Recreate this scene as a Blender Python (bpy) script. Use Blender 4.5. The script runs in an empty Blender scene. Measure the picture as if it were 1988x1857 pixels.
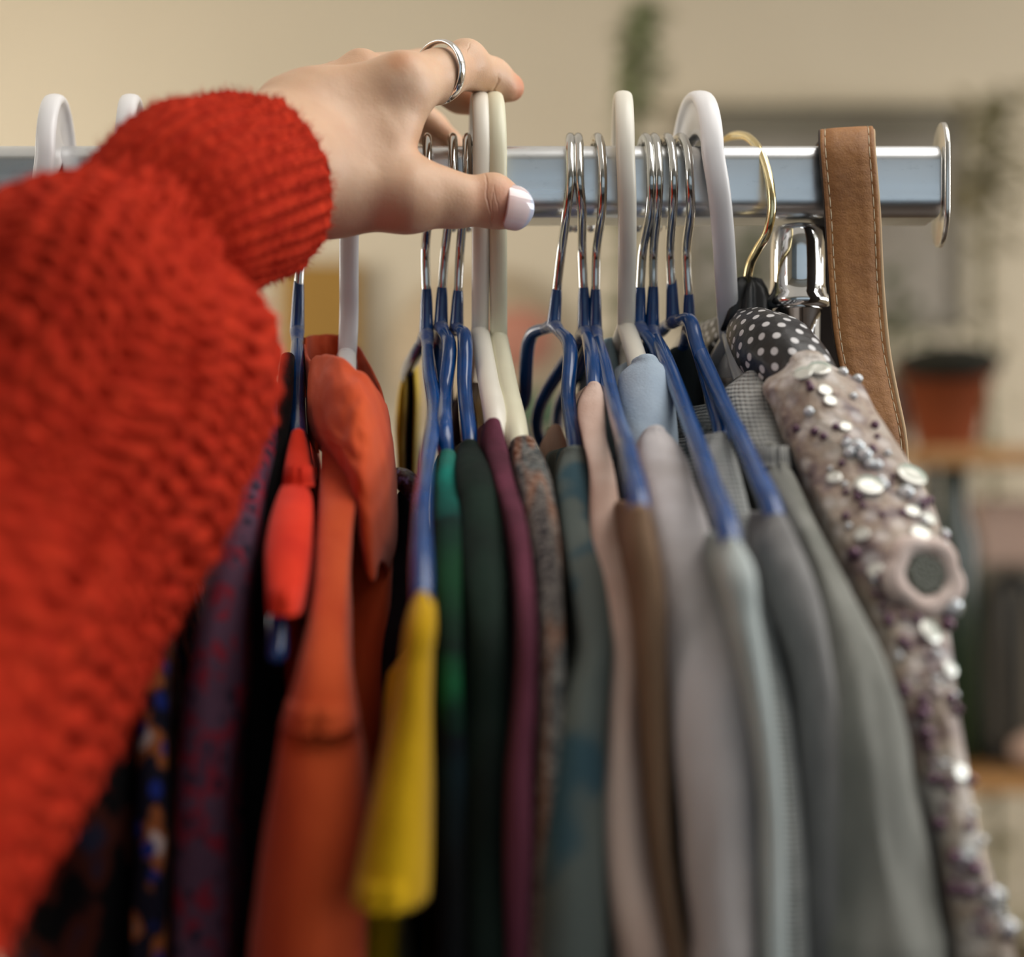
import bpy, math, random
import numpy as np
from mathutils import Vector, noise as mnoise

random.seed(7); rng = np.random.default_rng(7)
SC = bpy.context.scene
COL = SC.collection

# ------------------------------------------------------------------ camera, exposure, world, lights
F = 2530.0; W_, H_ = 1988.0, 1857.0
CAMY, CAMZ = -0.46, 1.45
cam_d = bpy.data.cameras.new('camera'); cam = bpy.data.objects.new('camera', cam_d); COL.objects.link(cam)
cam.location = (0, CAMY, CAMZ); cam.rotation_euler = (math.pi/2, 0, 0)
cam_d.sensor_width = 36; cam_d.sensor_fit = 'HORIZONTAL'; cam_d.lens = F/W_*36
cam_d.clip_start = 0.01; cam_d.clip_end = 50
cam_d.dof.use_dof = True; cam_d.dof.focus_distance = 0.433; cam_d.dof.aperture_fstop = 3.9
SC.camera = cam
SC.view_settings.view_transform = 'Standard'; SC.view_settings.look = 'None'
SC.view_settings.gamma = 1; SC.view_settings.use_curve_mapping = False
SC.view_settings.exposure = 0.0
SC.cycles.max_bounces = 8; SC.cycles.diffuse_bounces = 3; SC.cycles.glossy_bounces = 4
SC.cycles.caustics_reflective = False; SC.cycles.caustics_refractive = False
SC.cycles.sample_clamp_indirect = 6
world = bpy.data.worlds.new('world'); SC.world = world; world.use_nodes = True
world.node_tree.nodes['Background'].inputs[0].default_value = (0.75, 0.87, 1.0, 1)
world.node_tree.nodes['Background'].inputs[1].default_value = 1.0

def area(name, loc, target, sx, sy, power, col):
    l = bpy.data.lights.new(name, 'AREA'); l.shape = 'RECTANGLE'; l.size = sx; l.size_y = sy
    l.energy = power; l.color = col
    o = bpy.data.objects.new(name, l); COL.objects.link(o); o.location = loc
    o.rotation_euler = (Vector(target)-Vector(loc)).to_track_quat('-Z', 'Y').to_euler()
    return o
area('daylight_right', (3.1, -0.1, 2.1), (0, 0.05, 1.45), 1.9, 1.1, 52, (0.93, 0.97, 1.0))
area('fill_left', (-2.25, -0.7, 2.3), (0, 0.1, 1.45), 1.3, 0.9, 14, (1.0, 0.97, 0.93))  # added warm fill from the left, not a known source
area('fill_left_rear', (-2.3, 1.3, 1.7), (0.6, 2.6, 1.6), 1.2, 1.3, 45, (1.0, 0.97, 0.92))  # added fill that brightens the left of the back wall
area('fill_right_rear', (3.2, 1.2, 1.9), (1.2, 2.7, 1.6), 1.0, 1.0, 22, (0.97, 0.97, 1.0))  # added fill that lifts the background from the right
area('pendant_lamp', (0.55, -0.20, 2.3), (0.1, -0.15, 1.5), 0.8, 0.8, 8, (1.0, 0.97, 0.93))
area('fill_overhead', (0.1, 0.1, 2.66), (0.1, 0.1, 0), 3.4, 3.0, 8, (1.0, 0.95, 0.88))  # added broad overhead fill for ambient light

# ------------------------------------------------------------------ helpers
def P(px, py, Y=0.0):
    Z = Y - CAMY
    return np.array([(px-W_/2)/F*Z, Y, CAMZ-(py-H_/2)/F*Z])
def R(px, Y): return px/F*(Y-CAMY)

ORG = {}
def link(name, data, mat, parent):
    o = bpy.data.objects.new(name, data); COL.objects.link(o)
    if mat is not None: data.materials.append(mat)
    if parent is not None: o.parent = parent
    return o
def mk(name, V, Fc, mat, parent=None, smooth=True, uv=None):
    V = np.asarray(V, dtype=float)
    if parent is not None: org = ORG[parent.name]
    else: org = np.array([(V[:,0].min()+V[:,0].max())/2, (V[:,1].min()+V[:,1].max())/2, V[:,2].min()])
    me = bpy.data.meshes.new(name)
    me.from_pydata((V-org).tolist(), [], [tuple(int(i) for i in f) for f in Fc])
    me.update()
    if smooth:
        me.polygons.foreach_set('use_smooth', [True]*len(me.polygons))
    if uv is not None:
        l = me.uv_layers.new(name='UVMap'); idx = np.empty(len(me.loops), dtype=np.int32)
        me.loops.foreach_get('vertex_index', idx)
        l.data.foreach_set('uv', np.asarray(uv, dtype=np.float32)[idx].ravel())
    o = link(name, me, mat, parent)
    if parent is None: o.location = org.tolist()
    ORG[o.name] = org
    return o
def tag(o, label, cat, group=None):
    o['label'] = label; o['category'] = cat
    if group: o['group'] = group
    return o
def thing(name, label, cat, loc, group=None):
    o = bpy.data.objects.new(name, None); COL.objects.link(o); o.location = [float(v) for v in loc]
    o.empty_display_size = 0.02
    ORG[o.name] = np.array([float(v) for v in loc])
    return tag(o, label, cat, group)
def struct(o): o['kind'] = 'structure'; return o

def merge(parts):
    Vs, Fs, n = [], [], 0
    for V, f in parts:
        Vs.append(np.asarray(V, float)); Fs += [tuple(i+n for i in q) for q in f]; n += len(V)
    return np.concatenate(Vs), Fs
def loft(rings, cap0=True, cap1=True, closed=True):
    rings = np.asarray(rings); N, M, _ = rings.shape
    V = rings.reshape(-1, 3).tolist(); Fc = []
    mm = M if closed else M-1
    for i in range(N-1):
        for j in range(mm):
            k = (j+1) % M
            Fc.append((i*M+j, i*M+k, (i+1)*M+k, (i+1)*M+j))
    if cap0 and closed:
        V.append(rings[0].mean(0).tolist()); c = len(V)-1
        Fc += [(c, (j+1) % M, j) for j in range(M)]
    if cap1 and closed:
        V.append(rings[-1].mean(0).tolist()); c = len(V)-1
        Fc += [(c, (N-1)*M+j, (N-1)*M+(j+1) % M) for j in range(M)]
    return np.array(V), Fc
def spline(pts, n):
    """Catmull-Rom through pts (k,d), n samples per span."""
    p = np.asarray(pts, float); k = len(p)
    if k == 2:
        t = np.linspace(0, 1, n+1)[:, None]; return p[0]*(1-t)+p[1]*t
    q = p[:, :3]; h = np.maximum(np.linalg.norm(np.diff(q, axis=0), axis=1), 1e-6)**.75
    dl = np.diff(p, axis=0)/h[:, None]; m_ = np.zeros_like(p); m_[0], m_[-1] = dl[0], dl[-1]
    for i in range(1, k-1): m_[i] = (dl[i-1]*h[i]+dl[i]*h[i-1])/(h[i-1]+h[i])
    out = []
    for i in range(k-1):
        for t in np.arange(n)/n:
            out.append((2*t**3-3*t*t+1)*p[i]+(t**3-2*t*t+t)*h[i]*m_[i]+(-2*t**3+3*t*t)*p[i+1]+(t**3-t*t)*h[i]*m_[i+1])
    out.append(p[-1]); return np.array(out)
def frames(C):
    T = np.gradient(C, axis=0); T /= np.linalg.norm(T, axis=1)[:, None]+1e-12
    u = np.cross(T[0], [0, 0, 1.0])
    if np.linalg.norm(u) < .2: u = np.cross(T[0], [1.0, 0, 0])
    u /= np.linalg.norm(u); U = []
    for t in T:
        u = u-t*np.dot(u, t); u /= np.linalg.norm(u); U.append(u)
    U = np.array(U); return T, U, np.cross(T, U)
def tube(pts, rad, seg=14, n=8, round_ends=True, flat=1.0):
    pts = np.asarray(pts, float); rad = np.broadcast_to(np.asarray(rad, float), (len(pts),))
    S = spline(np.column_stack([pts, rad]), n); C, r = S[:, :3], S[:, 3]
    T, U, B = frames(C)
    if round_ends:
        k = 4; a = np.linspace(0, math.pi/2, k+1)[:-1]
        pre = [(C[0]-T[0]*r[0]*math.cos(x), r[0]*math.sin(x)+1e-6, 0) for x in a]
        post = [(C[-1]+T[-1]*r[-1]*math.cos(x), r[-1]*math.sin(x)+1e-6, -1) for x in a[::-1]]
        Cs = [q[0] for q in pre]+list(C)+[q[0] for q in post]
        rs = [q[1] for q in pre]+list(r)+[q[1] for q in post]
        ix = [0]*k+list(range(len(C)))+[-1]*k
    else: Cs, rs, ix = C, r, range(len(C))
    th = np.linspace(0, 2*math.pi, seg, endpoint=False)
    rings = [c+rr*(np.cos(th)[:, None]*U[i]+flat*np.sin(th)[:, None]*B[i]) for c, rr, i in zip(Cs, rs, ix)]
    return loft(rings)
def box(x0, x1, y0, y1, z0, z1):
    V = [(x, y, z) for x in (x0, x1) for y in (y0, y1) for z in (z0, z1)]
    return np.array(V), [(0, 1, 3, 2), (4, 6, 7, 5), (0, 4, 5, 1), (2, 3, 7, 6), (0, 2, 6, 4), (1, 5, 7, 3)]
def bevel(o, w=0.003, seg=3):
    m = o.modifiers.new('bevel', 'BEVEL'); m.width = w; m.segments = seg; m.limit_method = 'ANGLE'; return o
def lathe(prof, c, seg=48, axis='z'):
    th = np.linspace(0, 2*math.pi, seg, endpoint=False)
    rings = [np.column_stack([c[0]+r*np.cos(th), c[1]+r*np.sin(th), np.full(seg, c[2]+z)]) for r, z in prof]
    return loft(rings)
def sphere(c, r, n=12, s=(1, 1, 1)):
    rings = []
    for a in np.linspace(-math.pi/2+.05, math.pi/2-.05, n):
        th = np.linspace(0, 2*math.pi, n*2, endpoint=False)
        rings.append(np.column_stack([c[0]+r*s[0]*math.cos(a)*np.cos(th), c[1]+r*s[1]*math.cos(a)*np.sin(th), np.full(n*2, c[2]+r*s[2]*math.sin(a))]))
    return loft(rings)
def nz(x, y, z): return mnoise.noise(Vector((x, y, z)))

# ------------------------------------------------------------------ materials
def lin(c):
    return tuple(((v/255)/12.92 if v/255 <= .04045 else ((v/255+.055)/1.055)**2.4) for v in c)+(1,)
class M:
    def __init__(s, name):
        s.m = bpy.data.materials.new(name); s.m.use_nodes = True; s.t = s.m.node_tree
        s.b = s.t.nodes['Principled BSDF']; s.n = s.t.nodes; s.l = s.t.links
    def node(s, typ, **k):
        n = s.n.new(typ)
        for a, v in k.items(): setattr(n, a, v)
        return n
    def set(s, **k):
        for a, v in k.items(): s.b.inputs[a.replace('_', ' ')].default_value = v
        return s
    def coord(s, kind='Object', scale=(1, 1, 1), rot=(0, 0, 0)):
        tc = s.node('ShaderNodeTexCoord'); mp = s.node('ShaderNodeMapping')
        mp.inputs['Scale'].default_value = scale; mp.inputs['Rotation'].default_value = rot
        s.l.new(tc.outputs[kind], mp.inputs['Vector']); return mp.outputs[0]
    def noise(s, scale, vec=None, detail=3, rough=.5):
        n = s.node('ShaderNodeTexNoise'); n.inputs['Scale'].default_value = scale
        n.inputs['Detail'].default_value = detail; n.inputs['Roughness'].default_value = rough
        if vec is not None: s.l.new(vec, n.inputs['Vector'])
        return n.outputs['Fac']
    def ramp(s, fac, stops, interp='LINEAR'):
        r = s.node('ShaderNodeValToRGB'); r.color_ramp.interpolation = interp; e = r.color_ramp.elements
        while len(e) < len(stops): e.new(.5)
        for el, (p, c) in zip(e, stops): el.position = p; el.color = c
        s.l.new(fac, r.inputs[0]); return r.outputs[0]
    def mix(s, f, a, b, mode='MIX'):
        n = s.node('ShaderNodeMix', data_type='RGBA', blend_type=mode)
        for i, v in ((0, f), (6, a), (7, b)):
            if hasattr(v, 'is_linked') or isinstance(v, bpy.types.NodeSocket): s.l.new(v, n.inputs[i])
            else: n.inputs[i].default_value = v
        return n.outputs[2]
    def math(s, op, a, b=0.0):
        n = s.node('ShaderNodeMath', operation=op)
        for i, v in ((0, a), (1, b)):
            if isinstance(v, bpy.types.NodeSocket): s.l.new(v, n.inputs[i])
            else: n.inputs[i].default_value = v
        return n.outputs[0]
    def bump(s, h, dist=.001, strength=1.0):
        n = s.node('ShaderNodeBump'); n.inputs['Distance'].default_value = dist; n.inputs['Strength'].default_value = strength
        s.l.new(h, n.inputs['Height'])
        if s.b.inputs['Normal'].is_linked: s.l.new(s.b.inputs['Normal'].links[0].from_socket, n.inputs['Normal'])
        s.l.new(n.outputs[0], s.b.inputs['Normal']); return s
    def color(s, sock): s.l.new(sock, s.b.inputs['Base Color']); return s
def plain(name, c, rough=.5, metal=0, bump=None, mott=.12):
    m = M(name); m.set(Roughness=rough, Metallic=metal); a = lin(c); b = tuple(v*(1-mott) for v in a[:3])+(1,)
    m.color(m.ramp(m.noise(30 if bump is None else bump[0]*.2, m.coord()), [(.35, b), (.65, a)]))
    if bump: m.bump(m.noise(bump[0], m.coord()), bump[1])
    return m.m
def fabric(name, c, c2=None, scale=60, rough=.85, fine=1500, bdist=.0002, sheen=.03, fold=(1, 1, .25)):
    m = M(name); a = lin(c); b = lin(c2) if c2 else tuple(v*.8 for v in a[:3])+(1,)
    m.set(Roughness=rough); m.b.inputs['Specular IOR Level'].default_value = .15; m.b.inputs['Sheen Weight'].default_value = sheen; m.b.inputs['Sheen Roughness'].default_value = .5
    m.color(m.ramp(m.noise(scale, m.coord(scale=fold), 4, .6), [(.35, b), (.62, a)]))
    m.bump(m.noise(fine, m.coord(), 2), bdist); m.bump(m.noise(130, m.coord(scale=fold), 2), .0012, .5)
    return m.m
def knit(name, c, c2, pitch=.0028, bdist=.0006):
    m = M(name); m.set(Roughness=.9); m.b.inputs['Sheen Weight'].default_value = .3
    v = m.coord('UV', (1/pitch, 1/pitch, 1))
    w = m.node('ShaderNodeTexWave', wave_type='BANDS', bands_direction='Y'); w.inputs['Scale'].default_value = .5; w.inputs['Distortion'].default_value = 1.5
    w2 = m.node('ShaderNodeTexWave', wave_type='BANDS', bands_direction='X'); w2.inputs['Scale'].default_value = .35; w2.inputs['Distortion'].default_value = 1.0
    m.l.new(v, w.inputs['Vector']); m.l.new(v, w2.inputs['Vector'])
    h = m.math('ADD', w.outputs['Fac'], m.math('MULTIPLY', w2.outputs['Fac'], .5))
    m.bump(h, bdist); m.color(m.ramp(m.noise(180, m.coord()), [(.35, lin(c2)), (.65, lin(c))]))
    return m.m

def chrome(name, tint=(.62, .64, .66), rough=.12, scr=.12):
    m = M(name); m.set(Metallic=1.0); m.b.inputs['Base Color'].default_value = tint+(1,)
    n = m.noise(60, m.coord(scale=(.15, 1, 6)), 5); m.color(m.mix(m.ramp(m.noise(240, m.coord(scale=(.5, 1, 1.5)), 5, .7), [(.58, (0, 0, 0, 1)), (.72, (.35, .35, .35, 1))]), tint+(1,), tuple(v*.55 for v in tint)+(1,)))
    rr = m.node('ShaderNodeMapRange'); rr.inputs['To Min'].default_value = rough; rr.inputs['To Max'].default_value = rough+scr
    m.l.new(n, rr.inputs['Value']); m.l.new(rr.outputs[0], m.b.inputs['Roughness']); return m.m

MAT = dict(
    rail=chrome('rail_chrome', (.84, .86, .88), .22, .16), post=chrome('post_chrome', (.8, .8, .8), .03, .03),
    wire=chrome('wire_chrome', (.62, .62, .60), .08, .06), steel=chrome('plate_steel', (.72, .70, .66), .2, .1),
    gold=chrome('gold_wire', (.80, .66, .36), .1, .06), silver=chrome('ring_silver', (.93, .91, .89), .07, .05),
    white=plain('white_plastic', (244, 241, 240), .3), cream=plain('cream_plastic', (240, 234, 219), .33),
    ivory=plain('ivory_plastic', (234, 229, 200), .33), dark=plain('black_plastic', (18, 18, 20), .4))
def blue_plastic():
    m = M('blue_vinyl'); m.set(Roughness=.22); m.b.inputs['Base Color'].default_value = lin((22, 72, 148))
    m.b.inputs['Coat Weight'].default_value = .5; m.b.inputs['Coat Roughness'].default_value = .12
    m.color(m.ramp(m.noise(90, m.coord()), [(.3, lin((6, 58, 114))), (.7, lin((14, 74, 140)))])); return m.m
MAT['blue'] = blue_plastic()
m = M('clear_vinyl_fork'); m.set(Roughness=.25); m.color(m.ramp(m.noise(300, m.coord()), [(.4, lin((70, 90, 140))), (.62, lin((120, 128, 150)))])); MAT['fork'] = m.m

# ------------------------------------------------------------------ the room
def room():
    m = M('wall_paint_beige'); m.set(Roughness=.9)
    m.color(m.ramp(m.noise(1.2, m.coord(), 3), [(.3, lin((214, 198, 171))), (.7, lin((222, 207, 180)))]))
    m.bump(m.noise(60, m.coord()), .002, .3); beige = m.m
    white = plain('ceiling_paint', (222, 216, 204), .9); pale = plain('pale_blue_grey_paint', (150, 170, 190), .8)
    fl = M('dark_floor_boards'); fl.set(Roughness=.5)
    v = fl.coord(scale=(1, 7, 1)); fl.color(fl.ramp(fl.noise(3, v, 5), [(.3, lin((44, 33, 25))), (.7, lin((70, 53, 39)))]))
    x0, x1, y0, y1, h = -2.4, 3.3, -3.3, 2.7, 2.7
    struct(mk('floor', *box(x0-.1, x1+.1, y0-.1, y1+.1, -.1, 0), fl.m, smooth=False))
    struct(mk('ceiling', *box(x0-.1, x1+.1, y0-.1, y1+.1, h, h+.1), white, smooth=False))
    struct(mk('wall_back', *box(x0-.1, x1+.1, y1, y1+.1, 0, h), beige, smooth=False))
    struct(mk('wall_left', *box(x0-.1, x0, y0, y1, 0, h), beige, smooth=False))
    struct(mk('wall_front', *box(x0-.1, x1+.1, y0-.1, y0, 0, h), pale, smooth=False))
    struct(mk('wall_right', *box(x1, x1+.1, y0, y1, 0, h), beige, smooth=False))
    wd = M('pale_blue_glow'); wd.set(Roughness=.2); wd.b.inputs['Base Color'].default_value = (.5, .6, .7, 1); wd.b.inputs['Emission Color'].default_value = (.62, .80, .96, 1); wd.b.inputs['Emission Strength'].default_value = .32
    struct(mk('glow_panel_1', *box(-.9, 2.9, y0, y0+.02, 1.0, 2.62), wd.m, smooth=False))  # added unseen glowing panel, brightens the rail's reflection and frontal fill
    fr = plain('glow_panel_frame_white', (226, 224, 220), .5)
    struct(mk('trim_1', *merge([box(-.95, 2.95, y0, y0+.05, 2.62, 2.67), box(-.95, 2.95, y0, y0+.05, .95, 1.0), box(-.95, -.9, y0, y0+.05, 1, 2.62), box(2.9, 2.95, y0, y0+.05, 1, 2.62)]), fr, smooth=False))  # frame round the added glowing panel
    struct(mk('baseboard_back', *box(x0, x1, y1-.018, y1, 0, .09), white, smooth=False))
room()

# ------------------------------------------------------------------ clothes rack
RT = CAMZ+.1155; RB = RT-.025; RY = .0125; PX = P(1549, 0, 0)[0]
def rack():
    t = thing('clothes_rack', 'chrome clothes rack with square rail, end plate and round post, beside the tan strap', 'clothes rack', (PX, 0, 0))
    c = []
    r = .0062
    for cy, cz, a0 in ((1, 1, 0), (-1, 1, 90), (-1, -1, 180), (1, -1, 270)):
        for k in range(9):
            a = math.radians(a0+k*90/8)
            c.append(((RY-r)*cy+r*math.cos(a), (RT+RB)/2+(RY-r)*cz+r*math.sin(a)))
    c = np.array(c); xe = P(1829, 0, -RY)[0]
    rings = [np.column_stack([np.full(len(c), x), c[:, 0], c[:, 1]]) for x in [-1.05]+list(np.linspace(-.3, xe-.0004, 30))+[xe]]
    mk('rail', *loft(rings), MAT['rail'], t)
    # oval end plate, yawed a touch
    V, Fc = [], []; n = 40; hw, hh = .0155, .0215; pts = []
    for k in range(n):
        a = 2*math.pi*k/n; ca, sa = math.cos(a), math.sin(a)
        pts.append((hw*abs(ca)**.9*np.sign(ca), (hh-.012)*np.sign(sa)+.012*sa if abs(sa) > .02 else 0))
    pts = np.array(pts); mid = (RT+RB)/2+.0003
    for dx, sc in ((0, .97), (.0003, 1), (.0017, 1), (.002, .97)):
        V.append([(xe+.0026+dx+.17*p[0]*sc, p[0]*sc, mid+p[1]*sc) for p in pts])
    mk('end_plate', *loft(V), MAT['steel'], t)
    # post with flared collar
    zt = RB-.0004
    mk('post_collar', *lathe([(.004, -.0005), (.0072, -.0012), (.0088, -.0035), (.0094, -.0075), (.0096, -.014), (.0096, -.019), (.0097, -.0225), (.0104, -.0255), (.0115, -.0272), (.0117, -.0283), (.0112, -.0295), (.0104, -.0305), (.0085, -.0308)], (PX, 0, zt), 64), MAT['post'], t)
    mk('post', *lathe([(.0085, -.03), (.0085, -.4), (.0085, -zt+.06)], (PX, 0, zt), 48), MAT['post'], t)
    mk('post', *lathe([(.0085, -.001), (.0085, -.4), (.0085, -zt+.06)], (-.95, 0, zt), 48), MAT['post'], t)
    for x in (PX, -.95):
        mk('foot_bar', *tube([(x, -.25, .055), (x, 0, .055), (x, .25, .055)], .012, 16, 4), MAT['post'], t)
        for y in (-.24, .24): mk('caster', *tube([(x-.009, y, .022), (x+.009, y, .022)], .022, 24, 2, False), MAT['dark'], t)
rack()

def strap():
    lm = M('tan_leather'); lm.set(Roughness=.62)
    v = lm.coord('UV', (1, 1, 1)); a = lm.ramp(lm.noise(45, v, 4), [(.3, lin((122, 76, 32))), (.52, lin((148, 97, 46))), (.75, lin((170, 118, 64)))])
    lm.color(lm.mix(.3, a, lm.ramp(lm.noise(420, v, 5, .7), [(.35, lin((108, 66, 28))), (.7, lin((180, 128, 74)))])))
    vo = lm.node('ShaderNodeTexVoronoi', feature='DISTANCE_TO_EDGE'); vo.inputs['Scale'].default_value = 900; lm.l.new(v, vo.inputs['Vector'])
    lm.bump(vo.outputs['Distance'], .0003, .35); lm.bump(lm.noise(260, v, 4), .0006, .6)
    raw = plain('raw_leather_edge', (196, 166, 130), .9); thr = plain('beige_thread', (214, 196, 165), .8); inn = plain('dark_leather_lining', (54, 42, 34), .8)
    t = thing('leather_strap', 'tan suede leather strap with pale stitching looped over the rail end', 'strap', (P(1650, 0, 0)[0], 0, 1.2))
    # centre line: from behind, over the top, down the front (front surface)
    cl = [((1648), -1, .030, 1.18), (1648, -1, .019, 1.40), (1646, -1, .0165, RB), (1646, -1, .0162, RT-.004), (1645, -1, .011, RT+.0028), (1644, -1, 0, RT+.0036),
          (1642, -1, -.011, RT+.003), (1642, -1, -.0155, RT-.003), (1646, -1, -.0170, RT-.012), (1652, -1, -.0175, RB), (1660, -1, -.0185, P(0, 560, -.0185)[2]), (1672, -1, -.0215, P(0, 680, -.0215)[2]),
          (1690, -1, -.026, P(0, 770, -.026)[2]), (1707, -1, -.030, P(0, 850, -.03)[2]), (1716, -1, -.032, 1.435), (1724, -1, -.032, 1.40), (1735, -1, -.030, 1.34), (1745, -1, -.025, 1.27), (1750, -1, -.02, 1.2)]
    C = np.array([[P(p[0], 0, min(p[2], 0))[0], p[2], p[3]] for p in cl]); S = spline(C, 14)
    T = np.gradient(S, axis=0); T /= np.linalg.norm(T, axis=1)[:, None]
    Ux = np.tile([1.0, 0, 0], (len(S), 1)); Nn = np.cross(T, Ux); Nn /= np.linalg.norm(Nn, axis=1)[:, None]
    Nn *= (1 if Nn[len(Nn)//2, 1] < 0 else -1)
    d = np.concatenate([[0], np.cumsum(np.linalg.norm(np.diff(S, axis=0), axis=1))])
    wid = np.interp(S[:, 2], [1.25, 1.45, 1.5, RT], [.0060, .0078, .0089, .0092]); wid = np.where(S[:, 1] > 0, .0085, wid)
    prof = []  # across: (u in -1..1, thickness offset)
    for u, h in [(-1, 0), (-1, .8), (-.97, 1), (-.86, 1.05), (-.8, .86), (-.74, 1.08), (-.4, 1.12), (0, 1.13), (.4, 1.12), (.74, 1.08), (.8, .86), (.86, 1.05), (.97, 1), (1, .8), (1, 0)]: prof.append((u, h))
    prof = np.array(prof); th = .0020
    rings = []; uv = []
    for i in range(len(S)):
        tw = .0006*math.sin(d[i]*35)
        rings.append([S[i]+Ux[i]*wid[i]*u+Nn[i]*(th*h+tw*u) for u, h in prof]); uv += [(u*wid[i], d[i]) for u, h in prof]
    V, Fc = loft(rings, False, False, closed=False)
    o = mk('strap_leather', V, Fc, lm.m, t, uv=uv)
    back = [[S[i]+Ux[i]*wid[i]*u+Nn[i]*.00002 for u in (-1, 1)] for i in range(len(S))]
    mk('strap_lining', *loft(back, False, False, closed=False), inn, t, smooth=False)
    for sgn, nm in ((1, 'raw_edge'), (-1, 'raw_edge')):
        mk(nm, *tube([S[i]+Ux[i]*wid[i]*sgn+Nn[i]*th*.55 for i in range(0, len(S), 5)], .00075 if sgn > 0 else .0004, 8, 2), raw if sgn > 0 else inn, t)
    for sgn in (-1, 1):
        parts = []; L = 0.0042; x = .002
        while x < d[-1]-L:
            q = []
            for xx in np.linspace(x, x+L*.78, 4):
                i = int(np.searchsorted(d, xx)); i = min(max(i, 1), len(S)-1); f = (xx-d[i-1])/(d[i]-d[i-1])
                s = S[i-1]*(1-f)+S[i]*f; nn_ = Nn[i-1]*(1-f)+Nn[i]*f; ww = wid[i-1]*(1-f)+wid[i]*f
                q.append(s+Ux[i]*(ww*.8*sgn)+nn_*(th*.98+.0006*math.sin(d[i]*35)*.8*sgn))
            parts.append(tube(q, [.00012, .0002, .0002, .00012], 6, 2)); x += L
        mk('stitching', *merge(parts), thr, t)
strap()

# ------------------------------------------------------------------ hangers
REG = {}
def follow_spine(key, last, last_far, n=6, lim=.145):
    """points inside garment `key` continuing an arm: near side, far side"""
    rows, cx = REG[key]; G = interp_rows(rows); xc = P(cx, 0, 0)[0]; nearp, farp = [], []
    for py, L, Rr, Y in G:
        a, b = P(L, py, Y), P(Rr, py, Y); x = (a[0]+b[0])/2; z = a[2]; k = max(0, 1-.024/abs(Y))
        if abs(Y) > lim: break
        p = np.array([xc+(x-xc)*k, Y*k, z-.004])
        if p[1] < last[1]-.010 and p[2] < last[2]-.003: nearp.append(p)
        q = np.array([xc-(x-xc)*.3*k*0, -Y*k, z-.006])
        if q[1] > last_far[1]+.010 and q[2] < last_far[2]-.003: farp.append(q)
    pick = lambda l: [l[i] for i in np.unique(np.linspace(0, len(l)-1, n).astype(int))] if l else []
    return pick(nearp), pick(farp)
def wire_hook(t, cx_top, front, mat=None, r=.00165):
    """steel hook: circle round the rail, then px/py points (front list) down to the collar. cx_top = px of the crest."""
    Rh = .0196; zc = RT+.0042-Rh; pts = []
    x_top = P(cx_top, 0, 0)[0]; x_fr = P(front[0][0], 0, -Rh)[0]
    for a in (205, 180, 150, 125, 105, 90, 75, 55, 30, 0):
        y = Rh*math.cos(math.radians(180-a)); z = zc+Rh*math.sin(math.radians(a))
        y = -Rh*math.cos(math.radians(a)) if False else Rh*math.cos(math.radians(180-a))
        pts.append((a, y, z))
    out = []
    for a, y, z in pts:
        yy = -y if False else y
        # a=180 -> back (+Y), a=0 -> front (-Y)
        yb = -Rh*math.cos(math.radians(a)) ; f = (Rh-yb)/(2*Rh)
        out.append((x_top+(x_fr-x_top)*max(0, (f-.5)*2)-(x_fr-x_top)*.6*max(0, (.5-f)*2), yb, z))
    for k, (px, py, Y) in enumerate([(q[0], max(q[1], 410+75*kk), q[2]-(.002 if kk == 0 else 0)) for kk, q in enumerate(front[1:])]): out.append(tuple(P(px, py, Y)))
    return mk('hook', *tube(out, r, 16, 6), mat or MAT['wire'], t)

def wire_hanger(label, top, front, near, far, group='blue vinyl-coated wire hangers', follow=None):
    """front: px/py/Y down the bare steel, last = collar top; near[0] = fork."""
    fork = near[0]; f = P(*fork)
    t = thing('wire_hanger', label, 'hanger', (f[0], 0, f[2]), group)
    wire_hook(t, top, front)
    c = P(*front[-1]); s = mk('collar', *tube([c+(0, 0, .0003), c*.75+f*.25, c*.4+f*.6, f], [.0018, .0021, .0023, .0026], 16, 5), MAT['blue'], t)
    A = [P(*q) for q in near]; B = [P(*q) for q in far]
    mk('fork', *tube([B[0]*.75+f*.25, B[0]*.35+f*.65, f+(0, 0, -.0004), A[1]*.35+f*.65, A[1]*.75+f*.25], [.0017, .0021, .0026, .0021, .0018], 14, 5), MAT['fork'], t)
    # near arm and its mirrored bottom bar end, then far arm
    for nm, pts in (('arm', [f*.7+A[1]*.3]+A[1:]), ('arm', [f*.7+B[0]*.3]+B)):
        pts = list(pts); e = pts[-1]; isn = e[1] < 0; npt = len(pts)
        if follow:
            nf = follow_spine(follow, A[-1], B[-1]); ext = nf[0] if isn else nf[1]
            pts += ext; e = pts[-1]
        elif not isn:
            dd = np.array([(A[0][0]-A[-1][0])/max(.02, abs(A[-1][1]))*.35, 1, -.3]); pts += [e+dd*.05, e+dd*(.165-e[1])]; e = pts[-1]
        if not (follow and isn and len(ext) == 0):
            sg = -1 if isn else 1; pts += [e+(0, sg*.003, -.008), e+(0, -sg*.002, -.018), e+(0, -sg*.02, -.024)]
        mk(nm, *tube(pts, [.0019]+[.0025]*(npt-1)+[.0013]*(len(pts)-npt), 14, 6), MAT['blue'], t)
    return t

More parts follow.
